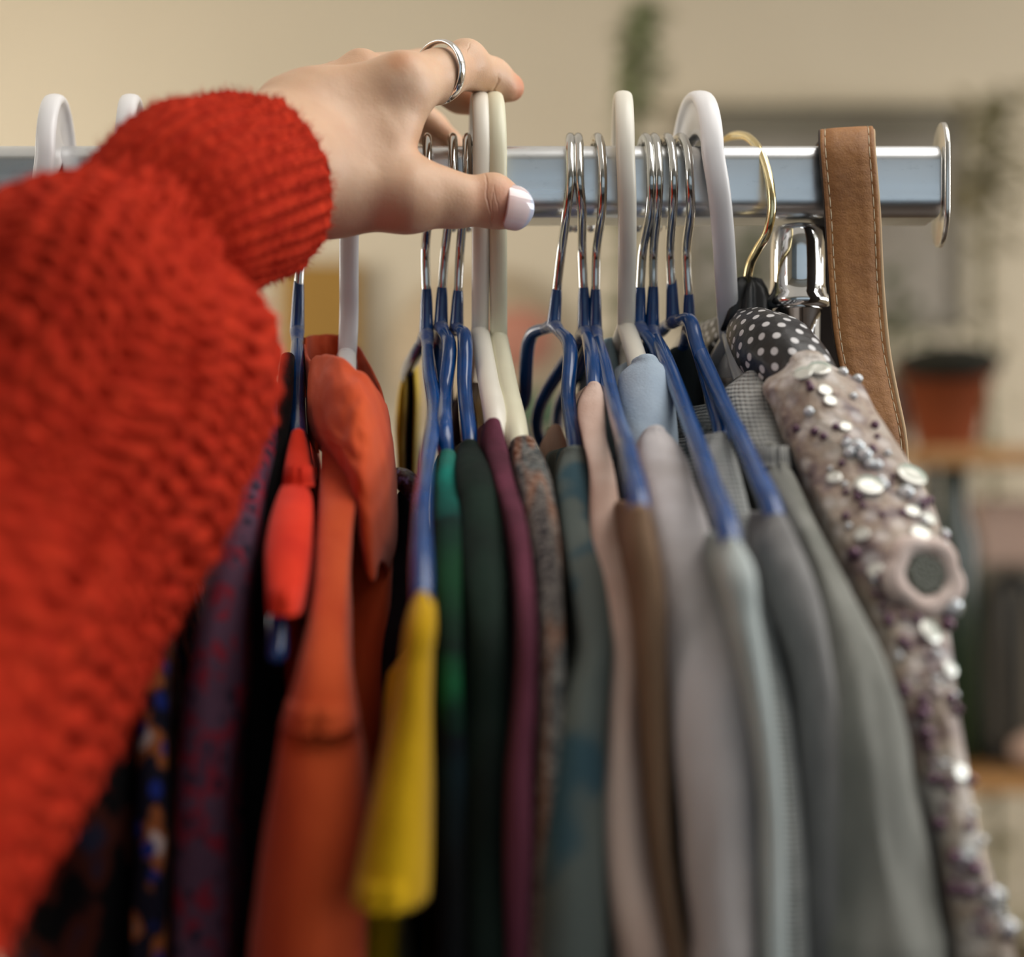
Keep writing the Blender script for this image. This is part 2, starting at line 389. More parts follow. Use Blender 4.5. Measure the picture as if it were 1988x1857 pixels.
def plastic_hanger(label, top, fr, neck, near, far, mat, seen=True, plate=True, wide=.0105, hz=None, bar=True, thick=1.0, follow=None, web=1.0):
    """crescent hook with a rim and a thin web; px of crest, px of front, neck px/py; near/far arm points."""
    n = P(*neck); t = thing('plastic_hanger', label, 'hanger', (n[0], 0, n[2]), 'white and ivory plastic hangers')
    xt, xf = P(top[0], 0, 0)[0], P(fr[0], 0, -.03)[0]; zt = P(0, top[1], 0)[2]
    # centre line of outer rim in (s, z, webwidth)
    Ro = .0225; zc = zt-.0295
    pts = []
    for a in range(-20, 181, 12):
        ca, sa = math.cos(math.radians(a)), math.sin(math.radians(a))
        y = ca*Ro*1.12; z = zc+sa*.0295
        wdt = web*np.interp(a, [-20, 10, 60, 90, 130, 180], [.004, .009, .0145, .0158, .0130, .0085])
        xx = xt+(xf-xt)*(-y/.03)
        pts.append((xx, y, z, wdt, ca, sa))
    # down the front and back under the rail to the neck
    fx, fz = pts[-1][0], pts[-1][2]
    dn = [(-.0245, fz-.012, .3), (-.0195, fz-.026, .5), (-.012, fz-.039, .68), (-.004, fz-.052, .82)]
    for y, z, f in dn:
        f = (fz-z)/max(.03, fz-n[2]); pts.append((fx*(1-f)+n[0]*f, y, z, .0070, -1, 0))
    pts.append((n[0], 0, n[2], .0055, -1, 0))
    A = np.array(pts); S = spline(A, 5)
    C = S[:, :3]; T = np.gradient(C, axis=0); T /= np.linalg.norm(T, axis=1)[:, None]
    side = np.cross(T, [1.0, 0, 0]); side /= np.linalg.norm(side, axis=1)[:, None]   # in-plane normal
    # make it point inwards (towards hook centre)
    cen = np.array([0, 0, zc]); inw = np.array([(cen-c)*(0, 1, 1) for c in C]); sg = np.sign((side*inw).sum(1)); sg[len(sg)//2:] = sg[len(sg)//2]
    side = side*sg[:, None]; X = np.cross(T, side); w = S[:, 3]
    hh = .0034*thick; wb = .0009*thick
    rings = []
    for i in range(len(S)):
        k = min(1, (i+1)/5)
        pr = [(-.0012, -.55), (0, -1), (.0018, -1), (.0028, -.6)]
        q = []
        for dd, xx in pr: q.append((dd, xx*hh))
        q.append((.0034, -wb)); q.append((max(w[i]-.0018, .0038), -wb)); q.append((max(w[i]-.0014, .004), -hh*.62)); q.append((w[i], -hh*.5))
        q += [(a_, -b_) for a_, b_ in q[::-1]]
        rings.append([C[i]+side[i]*(a_*(.35+.65*k))+X[i]*b_*(.5+.5*k) for a_, b_ in q])
    o = mk('hook', *loft(rings), mat, t); sub = o.modifiers.new('sub', 'SUBSURF'); sub.levels = 1; sub.render_levels = 1
    # neck boss and arms
    NA = [n+(0, 0, .002)]+[P(*q) for q in near]; FA = [n+(0, 0, .002)]+[P(*q) for q in far]
    nf = follow_spine(follow, NA[-1], FA[-1], lim=.12) if follow else ([], [])
    NA += nf[0]; FA += nf[1]
    for arm in (NA, FA):
        if not follow: arm.append(arm[-1]+(arm[-1]-arm[-2])*(1, 1, .3)*.35)
        nb = len(near) if arm is NA else len(far); r = ([.0034]+[.0036]*nb+[.0015]*99)[:len(arm)]
        mk('arm', *tube(arm, r, 16, 6, flat=.8), mat, t)
    if plate:
        a, b = NA[1], FA[1]; mid = n+(0, 0, -.001)
        V = [mid+(-.0009, -.003, 0), mid+(-.0009, .003, 0), b+(-.0009, 0, -.001), (a+b)/2*(1, 1, 1)+(-.0009, 0, -.001), a+(-.0009, 0, -.001)]
        V += [v+(.0018, 0, 0) for v in V]
        Fc = [(0, 1, 2, 3, 4), (9, 8, 7, 6, 5)]+[(i, (i+1) % 5, (i+1) % 5+5, i+5) for i in range(5)]
        mk('neck_web', V, Fc, mat, t, smooth=False)
    if bar:
        a, b = NA[-1], FA[-1]; mk('trouser_bar', *tube([a, a+(0, .004, -.008), a+(0, .02, -.016), (a+b)/2+(0, 0, -.02), b+(0, -.02, -.016), b+(0, -.004, -.008), b], .0024, 12, 6), mat, t)
    return t
def padded_hanger():
    t = thing('padded_hanger', 'padded black satin hanger with white polka dots and a thin gold hook', 'hanger', tuple(P(1452, 560, 0)))
    pts = [P(1404, 272, .017), P(1422, 264, .011), P(1446, 264, .003), P(1468, 282, -.006), P(1485, 318, -.0135), P(1495, 360, -.018), P(1498, 410, -.019), P(1490, 450, -.017), P(1470, 485, -.010), P(1456, 515, -.004), P(1451, 545, -.001), P(1452, 575, 0)]
    mk('hook', *tube(pts, [.0009]+[.00155]*11, 16, 8), MAT['gold'], t)
    sat = plain('black_satin_ruffle', (20, 22, 24), .45)
    dm = M('polka_dot_satin'); dm.set(Roughness=.4); dm.b.inputs['Sheen Weight'].default_value = .05
    v = dm.coord('UV', (1/.0058, 1/.0058, 1), (0, 0, math.radians(45)))
    vo = dm.node('ShaderNodeTexVoronoi', voronoi_dimensions='2D'); vo.inputs['Scale'].default_value = 1; vo.inputs['Randomness'].default_value = .12
    dm.l.new(v, vo.inputs['Vector']); dm.color(dm.ramp(vo.outputs['Distance'], [(.22, lin((214, 212, 212))), (.25, lin((20, 18, 21)))])); dm.bump(dm.noise(260, dm.coord()), .0008, .5)
    # padded body: near arm sweeps from neck to lower right and towards the viewer, far arm behind
    near = [(1446, 628, .004, 30), (1462, 648, -.012, 52), (1492, 672, -.030, 68), (1535, 712, -.046, 74), (1580, 765, -.058, 62), (1618, 830, -.068, 44), (1640, 880, -.075, 20)]
    far = [(1448, 640, .004, 40), (1425, 655, .02, 50), (1385, 672, .05, 48), (1350, 690, .09, 44), (1330, 715, .13, 40)]
    for q in (near, far):
        pts = np.array([P(a, b, c) for a, b, c, r in q]); rad = [R(r, c) for a, b, c, r in q]
        S = spline(np.column_stack([pts, rad]), 14); T, U, B = frames(S[:, :3]); d = np.concatenate([[0], np.cumsum(np.linalg.norm(np.diff(S[:, :3], axis=0), axis=1))])
        th = np.linspace(0, 2*math.pi, 65); rings = []; uv = []
        for i in range(len(S)):
            rr = S[i, 3]*(1+.07*np.array([nz(math.cos(a)*2, math.sin(a)*2, d[i]*60) for a in th])); rr[-1] = rr[0]
            rings.append(S[i, :3]+rr[:, None]*(np.cos(th)[:, None]*U[i]+np.sin(th)[:, None]*B[i])); uv += [(a*.0135, d[i]) for a in th]
        V, Fc = loft(rings, False, False, closed=False)
        o = mk('padded_arm', V, Fc, dm.m, t, uv=uv)
    # gathered satin ruffle at the hook
    rings = []; th = np.linspace(0, 2*math.pi, 72, endpoint=False); c0 = P(1452, 585, -.002)
    for k, (r, z) in enumerate([(.0018, .0075), (.0042, .0068), (.0058, .0035), (.0068, .000), (.0075, -.0045), (.0095, -.0095)]):
        rr = r*(1+.28*np.sin(th*7+k*.4)*(1-k*.1)); rings.append(np.column_stack([c0[0]+rr*np.cos(th), c0[1]+rr*np.sin(th), np.full(72, c0[2]+z)+.0012*np.sin(th*5+1)]))
    mk('satin_ruffle', *loft(rings), sat, t)
padded_hanger()

# ------------------------------------------------------------------ garments
def interp_rows(rows, step=9.0):
    r = np.array(rows, float); x = r[:, 0]; n = len(x); h = np.diff(x); out = []
    xs = np.arange(x[0], x[-1]+.1, step); xs[-1] = x[-1]
    res = [xs]
    for c in range(1, r.shape[1]):
        y = r[:, c]; dl = np.diff(y)/h; m_ = np.zeros(n); m_[0], m_[-1] = dl[0], dl[-1]
        for i in range(1, n-1): m_[i] = (dl[i-1]*h[i]+dl[i]*h[i-1])/(h[i-1]+h[i])
        idx = np.clip(np.searchsorted(x, xs, 'right')-1, 0, n-2); tt = (xs-x[idx])/h[idx]; H = h[idx]
        res.append((2*tt**3-3*tt**2+1)*y[idx]+(tt**3-2*tt**2+tt)*H*m_[idx]+(-2*tt**3+3*tt**2)*y[idx+1]+(tt**3-tt**2)*H*m_[idx+1])
    return np.column_stack(res)
NH = 26
def garment_mesh(rows, cx, zend=.98, hem=False, seed=0, folds=.0016, fine=.0007, hm=.0034, far_y=None, nose=1.15):
    """body hanging on a hanger: near nose follows rows (py, left, right, Y); section runs back through (cx,0) to the far side."""
    G = interp_rows(rows); xc = P(cx, 0, 0)[0]; sec = []
    for py, L, Rr, Y in G:
        a, b = P(L, py, Y), P(Rr, py, Y); sec.append(((a[0]+b[0])/2, Y, a[2], (b[0]-a[0])/2))
    if not hem:
        x, Y, z, w = sec[-1]
        for k in range(1, 11): sec.append((x+.004*math.sin(k+seed), Y, z+(zend-z)*k/10, w*(1+.03*k)))
    x, Y, z, w = sec[0]; dy = -1 if Y < 0 else 1
    w0 = min(w, .006)
    sec = [(x, Y-dy*w0*.9, z+w0*.62, w*.22), (x, Y-dy*w0*.55, z+w0*.55, w*.52), (x, Y-dy*w0*.28, z+w0*.38, w*.76), (x, Y-dy*w0*.1, z+w0*.18, w*.92)]+sec
    rings, uv = [], []; nsec = len(sec)
    for i, (x, Y, z, w) in enumerate(sec):
        N = np.array([x, Y]); Fr = np.array([2*xc-x, -Y if far_y is None else far_y]) if Y < -.004 else np.array([xc, .01])
        # limit swivel of far half
        Fr[0] = xc+(xc-x)*.55
        D = Fr-N; Ln = np.linalg.norm(D); D /= Ln; La = np.array([-D[1], D[0]])
        wn = max(w, .0012)*nose; u = np.linspace(0, 1, NH)
        dd = np.concatenate([wn*(1-np.cos(u[:10]/u[9]*math.pi/2)), wn+(Ln/2-wn)*((np.arange(1, NH-9)/(NH-10))**1.6)]) if Ln/2 > wn*1.3 else Ln/2*(1-np.cos(u*math.pi/2))
        half = []
        for d_ in dd:
            if d_ < wn: h = w*math.sqrt(max(0, 1-(1-d_/wn)**2))
            else:
                f = min(1, (d_-wn)/max(.02, Ln*.26)); f = f*f*(3-2*f); h = w*(1-f)+min(w, hm)*f
            half.append((d_, h))
        tot = half+[(Ln-d_, h) for d_, h in half[::-1]]
        env = min(1, i/6)
        q, us = [], []
        def off(d_, sgn):
            nd = min(d_, Ln-d_)/Ln
            A = folds*min(1, .25+nd*6)*env
            return A*nz(d_*22+seed*7.1, z*10, seed*3.3+1)
        for sgn, seq in ((1, tot), (-1, tot[::-1][1:-1])):
            for d_, h in seq:
                lat = sgn*h+off(d_, sgn)
                e = fine*env*(nz(d_*70+seed, z*16+seed*5, sgn*2.0+lat*110)+.5*nz(d_*160, z*45, seed+sgn))
                lat2 = lat+sgn*e*(1 if h > .0004 else 0); p = N+D*(d_-e*.8*(1 if d_ < wn else 0))+La*lat2
                q.append((p[0], p[1], z+.0)); us.append((sgn*(d_+h), z))
        rings.append(q); uv += us
    if hem:
        last = np.array(rings[-1]); cen = last.mean(0)
        for k, (sc, dz) in enumerate(((.97, .0), (.9, .002), (.8, .006))):
            r2 = cen+(last-cen)*np.array([1, 1, 1]);
            # shrink laterally about local midline: pair points
            Mn = len(last); r2 = last.copy()
            for j in range(1, len(tot)-1):
                jj = Mn-j; mid = (last[j]+last[jj])/2; r2[j] = mid+(last[j]-mid)*sc; r2[jj] = mid+(last[jj]-mid)*sc
            dirn = (last[len(tot)-1]-last[0]); r2[0] = last[0]+dirn*.002*(k+1); r2[:, 2] += dz; rings.append(r2.tolist()); uv += us
    V, Fc = loft(rings); uv = uv+[(0, 0)]*(len(V)-len(uv))
    return V, Fc, uv
def garment(name, label, cat, rows, cx, mat, **k):
    V, Fc, uv = garment_mesh(rows, cx, **k); REG[name] = (rows, cx)
    return tag(mk(name, V, Fc, mat, uv=uv), label, cat, 'clothes hanging on the rail')

def floral(name, base, cols, scale, thr=.5):
    m = M(name); m.set(Roughness=.85); m.b.inputs['Specular IOR Level'].default_value = .15; v = m.coord(scale=(1, 1, .7))
    c = m.ramp(m.noise(scale, v, 2), [(0, lin(base)), (thr, lin(base)), (thr+.05, lin(cols[0])), (thr+.11, lin(cols[0]))]+([(thr+.17, lin(cols[1]))] if len(cols) > 1 else []))
    if len(cols) > 2:
        vo = m.node('ShaderNodeTexVoronoi'); vo.inputs['Scale'].default_value = scale*1.4; m.l.new(v, vo.inputs['Vector'])
        f = m.ramp(vo.outputs['Distance'], [(.22, (1, 1, 1, 1)), (.3, (0, 0, 0, 1))]); c = m.mix(f, c, lin(cols[2]))
    m.color(c); m.bump(m.noise(900, m.coord()), .0003); return m.m

garment('black_blouse', 'black blouse with faint rust florals, lowest left under the knitted sleeve', 'blouse', [(1150, 150, 220, -.12), (1300, 100, 235, -.14), (1500, 40, 245, -.15), (1857, -30, 250, -.15)], 330,
        floral('black_rust_floral', (10, 9, 11), [(70, 30, 22), (40, 40, 60)], 70, .56), seed=1)
garment('floral_blouse', 'dark blouse printed with orange, blue and white flowers, left of the purple one', 'blouse', [(1180, 285, 325, -.12), (1300, 272, 322, -.135), (1500, 262, 320, -.145), (1857, 255, 322, -.15)], 400,
        floral('dark_multi_floral', (22, 20, 34), [(150, 84, 44), (196, 176, 170), (28, 44, 120)], 110, .5), seed=2)
garment('purple_shirt', 'purple and maroon patterned shirt hanging beside the knitted sleeve', 'shirt', [(760, 505, 535, -.06), (860, 468, 532, -.08), (940, 440, 512, -.095), (1050, 410, 492, -.115), (1200, 378, 470, -.13), (1350, 345, 462, -.14), (1500, 330, 438, -.145), (1857, 318, 432, -.15)], 545,
        floral('purple_maroon_print', (88, 62, 80), [(128, 38, 54), (76, 52, 70), (38, 38, 54)], 150, .5), seed=3)
garment('dark_gap_slab', 'black slab standing in for the shaded gap between the purple and red shirts', 'filler', [(690, 545, 570, -.03), (800, 528, 560, -.055), (950, 505, 545, -.08), (1100, 480, 530, -.10), (1400, 448, 540, -.115), (1857, 438, 545, -.12)], 560, fabric('gap_shade_black', (13, 11, 12), (8, 7, 8)), seed=4)  # shade of the gap put in as a black slab
red = fabric('coral_red_cotton', (226, 56, 30), (206, 42, 22), 50, sheen=.1)
# red short-sleeved shirt: shoulder with folded collar tab, sleeve with open hem
t = thing('red_shirt', 'bright red short-sleeved shirt on the blue hanger nearest the knitted sleeve', 'shirt', tuple(P(575, 1300, 0)), 'clothes hanging on the rail')
V, Fc, uv = garment_mesh([(925, 552, 590, -.085), (960, 535, 600, -.10), (1050, 512, 600, -.125), (1130, 510, 592, -.14), (1195, 514, 580, -.15)], 583, hem=True, seed=5, folds=.0008); mk('sleeve', V, Fc, red, t, uv=uv)
V, Fc, uv = garment_mesh([(838, 567, 590, -.07), (870, 560, 597, -.075), (910, 553, 603, -.085), (945, 548, 612, -.092)], 583, hem=True, seed=6, folds=.0008); mk('collar', V, Fc, red, t, uv=uv)
V, Fc, uv = garment_mesh([(900, 565, 590, -.05), (1000, 555, 590, -.07), (1200, 540, 585, -.085), (1500, 530, 580, -.09), (1857, 520, 580, -.09)], 583, seed=7); mk('body', V, Fc, red, t, uv=uv)

def patch(name, rowsets, mat, parent, thick=.0009, nu=10, nv=10, ripple=.0):
    """smooth sheet through a grid of (px,py,Y) control points."""
    G = np.array([[P(*q) for q in r] for r in rowsets])
    A = np.array([spline(r, nu) for r in G]); B = np.array([spline(A[:, j], nv) for j in range(A.shape[1])]).transpose(1, 0, 2)
    n, m_, _ = B.shape
    if ripple: B = B+np.array([[[0, ripple*nz(i*.25, j*.25, 3), ripple*nz(i*.2, j*.2, 8)] for j in range(m_)] for i in range(n)])
    V, Fc = loft(B, False, False, closed=False); uv = [(j*.001, i*.001) for i in range(n) for j in range(m_)]
    o = mk(name, V, Fc, mat, parent, uv=uv); s = o.modifiers.new('thick', 'SOLIDIFY'); s.thickness = thick; s.offset = 0
    return o
org = fabric('rust_orange_cotton', (204, 82, 38), (186, 64, 28), 45, sheen=.15)
t = thing('orange_shirt', 'rust orange shirt with a large standing collar, on the white hanger', 'shirt', tuple(P(660, 1400, 0)), 'clothes hanging on the rail')
V, Fc, uv = garment_mesh([(850, 624, 650, -.058), (900, 622, 690, -.075), (960, 618, 690, -.095), (1050, 612, 680, -.115), (1150, 608, 672, -.135), (1290, 576, 672, -.155), (1425, 535, 690, -.165)], 672, seed=8, hem=True, folds=.001); mk('shoulder', V, Fc, org, t, uv=uv)
V, Fc, uv = garment_mesh([(1405, 540, 684, -.160), (1500, 522, 700, -.165), (1600, 505, 712, -.168), (1857, 472, 705, -.172)], 672, seed=9, folds=.0015); mk('sleeve', V, Fc, org, t, uv=uv)
V, Fc, uv = garment_mesh([(800, 640, 742, -.03), (900, 640, 765, -.05), (1050, 640, 768, -.07), (1300, 650, 750, -.085), (1857, 640, 740, -.09)], 680, seed=10); mk('body', V, Fc, org, t, uv=uv)
# collar: fall (near leaf), stand, and the far side of the loop
patch('collar_fall', [
    [(604, 700, -.030), (620, 690, -.045), (655, 694, -.058), (700, 722, -.062), (735, 762, -.052), (752, 800, -.035)],
    [(598, 760, -.038), (618, 755, -.060), (655, 758, -.073), (700, 780, -.078), (740, 815, -.066), (760, 850, -.045)],
    [(600, 820, -.044), (622, 832, -.066), (655, 842, -.082), (700, 852, -.088), (745, 880, -.076), (767, 910, -.052)],
    [(615, 862, -.050), (640, 868, -.072), (672, 886, -.088), (705, 930, -.096), (745, 960, -.084), (770, 985, -.060)],
    [(672, 905, -.072), (680, 930, -.082), (690, 970, -.092), (712, 1020, -.098), (742, 1030, -.088), (768, 1060, -.066)],
    [(690, 985, -.080), (695, 1020, -.086), (706, 1070, -.094), (722, 1130, -.098), (735, 1090, -.090), (752, 1110, -.072)]], org, t, ripple=.0012)
patch('collar_back', [
    [(592, 655, -.004), (615, 650, .012), (650, 650, .018), (688, 668, .016), (715, 705, .006), (742, 765, -.010)],
    [(588, 700, -.008), (612, 700, .010), (650, 706, .016), (690, 720, .012), (722, 760, .002), (748, 810, -.016)],
    [(590, 770, -.014), (615, 775, .006), (650, 780, .012), (692, 790, .008), (728, 820, -.004), (756, 870, -.024)]], org, t, ripple=.0008)
patch('collar_stand', [
    [(590, 668, -.008), (596, 690, -.020), (606, 705, -.032)],
    [(594, 740, -.014), (600, 760, -.030), (610, 775, -.046)],
    [(600, 840, -.02), (606, 860, -.04), (616, 880, -.056)]], org, t)
# yellow and black far shoulder
t = thing('striped_jacket', 'far shoulder of a black jacket edged in fuzzy yellow, behind the blue hangers', 'jacket', tuple(P(785, 1000, .08)), 'clothes hanging on the rail')
yl = fabric('mustard_yellow_wool', (226, 188, 24), (206, 164, 16), 70, sheen=.4); blk = fabric('black_felt', (20, 17, 14))
def ribbon(name, rows, mat, parent, depth=.02, n=8):
    """narrow vertical pad: rows (px_left, px_right, py, Y)"""
    rr = np.array(rows, float); S = spline(rr, n); rings = []; th = np.linspace(0, 2*math.pi, 20, endpoint=False)
    for a, b, py, Y in S:
        p, q = P(a, py, Y), P(b, py, Y); c = (p+q)/2; w = (q[0]-p[0])/2
        rings.append(np.column_stack([c[0]+w*np.cos(th), c[1]+depth/2+depth/2*np.sin(th), np.full(20, c[2])]))
    return mk(name, *loft(rings), mat, parent)
ribbon('yellow_panel', [(782, 792, 708, .052), (768, 790, 760, .056), (762, 786, 830, .06), (765, 784, 900, .064), (768, 786, 1000, .066)], yl, t, .03)
ribbon('black_panel', [(788, 802, 706, .048), (784, 806, 760, .05), (780, 804, 850, .054), (778, 803, 1000, .058)], blk, t, .03)
ribbon('yellow_edging', [(797, 808, 705, .044), (801, 812, 760, .045), (799, 810, 850, .048), (795, 806, 1000, .05)], yl, t, .024)
ribbon('yellow_edging', [(786, 792, 702, .046), (785, 791, 760, .045), (781, 786, 850, .048), (778, 784, 1000, .05)], yl, t, .01)
lace = M('navy_sequin_lace'); lace.set(Roughness=.35); lace.color(lace.ramp(lace.noise(420, lace.coord(), 4), [(.52, lin((16, 14, 30))), (.62, lin((90, 84, 130)))])); lace.bump(lace.noise(500, lace.coord()), .001)
t = thing('navy_dress', 'navy black dress with a glittering lace neckline, below the yellow-edged jacket', 'dress', tuple(P(790, 1500, -.02)), 'clothes hanging on the rail')
V, Fc, uv = garment_mesh([(960, 772, 812, -.04), (1000, 768, 812, -.045), (1200, 725, 808, -.075), (1500, 715, 805, -.085), (1857, 700, 810, -.09)], 800, seed=11); mk('body', V, Fc, fabric('black_plum_crepe', (30, 24, 30), (16, 12, 18)), t, uv=uv)
mk('lace_neckline', *tube([P(760, 930, -.03), P(778, 928, -.045), P(800, 945, -.055), P(815, 975, -.06)], [.0022, .0035, .0035, .003], 16, 8), lace.m, t)
# yellow sleeve
yel = fabric('sunny_yellow_cotton', (200, 158, 8), (178, 136, 6), 50, sheen=.1)
t = thing('yellow_shirt', 'yellow shirt whose short sleeve flares open at the lower centre', 'shirt', tuple(P(800, 1700, 0)), 'clothes hanging on the rail')
V, Fc, uv = garment_mesh([(1158, 806, 832, -.155), (1180, 796, 842, -.16), (1300, 772, 841, -.168), (1400, 752, 838, -.172), (1500, 728, 836, -.176), (1600, 706, 834, -.18), (1700, 684, 832, -.183), (1775, 668, 828, -.185)], 828, seed=12, hem=True, folds=.0006, nose=1.6); mk('sleeve', V, Fc, yel, t, uv=uv)
V, Fc, uv = garment_mesh([(1310, 752, 785, -.125), (1345, 745, 795, -.13), (1500, 728, 800, -.135), (1700, 696, 790, -.138), (1857, 684, 770, -.14)], 828, seed=13, folds=.0006); mk('body', V, Fc, yel, t, uv=uv)

def banded(name, base, stops, scale=1.0):
    """colour changes with height along the cloth (print), via UV v"""
    m = M(name); m.set(Roughness=.85); tc = m.coord('Object', (6, 6, 14)); n = m.noise(1.6, tc, 2, .4)
    m.color(m.ramp(n, stops)); m.bump(m.noise(900, m.coord()), .0003); return m.m
def banded_z(name, z0, z1, stops):
    m = M(name); m.set(Roughness=.8); m.b.inputs['Specular IOR Level'].default_value = .15; g = m.node('ShaderNodeNewGeometry'); sp = m.node('ShaderNodeSeparateXYZ'); m.l.new(g.outputs['Position'], sp.inputs[0])
    mr = m.node('ShaderNodeMapRange'); mr.inputs['From Min'].default_value = z0; mr.inputs['From Max'].default_value = z1; mr.inputs['To Min'].default_value = 0; mr.inputs['To Max'].default_value = 1
    m.l.new(m.math('ADD', sp.outputs[2], m.math('MULTIPLY', m.math('SUBTRACT', m.noise(60, m.coord()), .5), .02)), mr.inputs['Value']); m.color(m.ramp(mr.outputs[0], stops)); m.bump(m.noise(900, m.coord()), .0003); return m.m
teal = banded_z('teal_green_stripe', 1.36, 1.47, [(0, lin((10, 12, 14))), (.2, lin((12, 30, 36))), (.28, lin((14, 18, 26))), (.36, lin((18, 84, 50))), (.45, lin((12, 28, 24))), (.58, lin((18, 62, 36))), (.72, lin((14, 36, 34))), (.86, lin((30, 128, 114))), (.97, lin((66, 60, 50)))])
garment('teal_shirt', 'dark shirt banded in teal and emerald, right of the bare blue hanger', 'shirt', [(880, 853, 884, -.07), (920, 845, 889, -.08), (1000, 840, 891, -.105), (1100, 838, 892, -.125), (1200, 845, 893, -.14), (1300, 850, 893, -.15), (1500, 845, 900, -.155), (1857, 840, 900, -.16)], 862, teal, seed=14)
garment('green_shirt', 'dark forest green shirt between the teal and plum ones', 'shirt', [(862, 895, 930, -.065), (900, 888, 952, -.08), (1000, 898, 978, -.105), (1100, 902, 985, -.125), (1200, 912, 985, -.14), (1400, 905, 985, -.15), (1857, 890, 990, -.16)], 889, fabric('forest_green_satin', (20, 40, 31), (8, 13, 12), 25, .75), seed=15)
garment('plum_sweater', 'thin plum sweater on the cream pinched hanger', 'sweater', [(818, 945, 972, -.062), (860, 940, 984, -.07), (930, 958, 1000, -.09), (1000, 980, 1020, -.11), (1100, 1000, 1034, -.13), (1200, 1010, 1042, -.145), (1350, 1005, 1040, -.152), (1500, 990, 1034, -.157), (1857, 985, 1025, -.16)], 934, fabric('plum_jersey', (108, 54, 72), (82, 40, 54), 60), seed=16)
tw = M('tweed_boucle'); tw.set(Roughness=.95); tw.b.inputs['Specular IOR Level'].default_value = .1; vt = tw.coord(scale=(9, 1.5, .5)); tw.color(tw.mix(.55, tw.ramp(tw.noise(18, vt, 1), [(.3, lin((34, 34, 46))), (.42, lin((76, 72, 72))), (.5, lin((156, 86, 36))), (.58, lin((76, 98, 104))), (.7, lin((50, 38, 36)))]), tw.ramp(tw.noise(600, tw.coord(), 3), [(.35, lin((30, 26, 30))), (.65, lin((170, 160, 150)))]))); tw.bump(tw.noise(700, tw.coord()), .0015)
garment('tweed_cardigan', 'fuzzy tweed cardigan in grey and orange, right of the plum sweater', 'cardigan', [(856, 1000, 1040, -.068), (900, 1005, 1062, -.085), (1000, 1028, 1082, -.11), (1100, 1045, 1090, -.128), (1200, 1052, 1094, -.14), (1400, 1050, 1098, -.152), (1857, 1030, 1080, -.16)], 968, tw.m, seed=17)
garment('grey_green_shirt', 'muted grey green shirt with teal patches, left of the pink blouse', 'shirt', [(876, 1098, 1140, -.068), (920, 1086, 1150, -.08), (1000, 1092, 1162, -.10), (1100, 1108, 1184, -.125), (1200, 1124, 1196, -.14), (1270, 1128, 1198, -.147), (1350, 1104, 1192, -.152), (1500, 1072, 1182, -.158), (1650, 1048, 1180, -.162), (1857, 1036, 1190, -.165)], 1078,
        floral('grey_teal_camo', (100, 108, 104), [(62, 88, 98), (88, 82, 80)], 30, .54), seed=18)
pink = fabric('peach_pink_satin', (222, 196, 182), (206, 174, 158), 40, .6)
garment('pink_blouse', 'pale peach pink blouse with a narrow rounded shoulder, centre right', 'blouse', [(746, 1142, 1166, -.045), (775, 1128, 1174, -.052), (850, 1134, 1178, -.07), (900, 1146, 1190, -.085), (1000, 1150, 1208, -.105), (1100, 1162, 1232, -.125), (1200, 1184, 1246, -.14), (1300, 1194, 1252, -.147), (1400, 1190, 1258, -.152), (1600, 1178, 1264, -.158), (1700, 1182, 1278, -.16), (1857, 1200, 1312, -.163)], 1134, pink, seed=19, folds=.0016, fine=.0014)
garment('brown_blouse', 'tan brown blouse squeezed between pink blouse and pale sweatshirt', 'blouse', [(988, 1228, 1262, -.148), (1050, 1226, 1276, -.152), (1150, 1238, 1290, -.156), (1300, 1247, 1292, -.159), (1500, 1256, 1298, -.162), (1700, 1276, 1315, -.164), (1857, 1300, 1345, -.166)], 1150, fabric('tan_brown_viscose', (132, 106, 84), (112, 88, 68)), seed=20)
lb = fabric('pale_blue_chambray', (178, 194, 208), (162, 178, 196), 35)
t = thing('pale_blue_shirt', 'pale blue shirt collar folded over the ivory hanger', 'shirt', tuple(P(1250, 1200, 0)), 'clothes hanging on the rail')
V, Fc, uv = garment_mesh([(699, 1236, 1284, -.038), (712, 1218, 1302, -.042), (750, 1205, 1318, -.05), (800, 1204, 1325, -.058), (860, 1212, 1332, -.066), (930, 1225, 1335, -.072)], 1216, seed=21, hem=True, folds=.0006, fine=.0009); mk('collar', V, Fc, lb, t, uv=uv)
V, Fc, uv = garment_mesh([(860, 1225, 1300, -.045), (1000, 1235, 1310, -.07), (1300, 1260, 1330, -.09), (1857, 1270, 1340, -.1)], 1216, seed=22); mk('body', V, Fc, lb, t, uv=uv)
# pale grey sweatshirt
sw = fabric('pale_grey_fleece', (196, 190, 190), (176, 168, 166), 40)
garment('pale_sweatshirt', 'pale grey sweatshirt with a broad smooth sleeve, right of the brown blouse', 'sweatshirt', [(836, 1256, 1296, -.075), (860, 1246, 1326, -.082), (950, 1256, 1364, -.11), (1050, 1272, 1394, -.13), (1150, 1286, 1420, -.145), (1300, 1302, 1454, -.16), (1500, 1318, 1478, -.168), (1700, 1332, 1476, -.172), (1857, 1350, 1476, -.175)], 1262, sw, seed=23, folds=.003, fine=.0016)
garment('ribbed_sweater', 'light grey ribbed sweater with a shoulder seam, on the squared-fork hanger', 'sweater', [(848, 1386, 1420, -.078), (880, 1376, 1434, -.085), (950, 1388, 1452, -.10), (1050, 1410, 1472, -.12), (1200, 1452, 1506, -.14), (1350, 1482, 1542, -.15), (1500, 1502, 1562, -.155), (1857, 1512, 1585, -.16)], 1304, knit('pale_grey_rib', (190, 190, 186), (168, 170, 166), .002), seed=24)
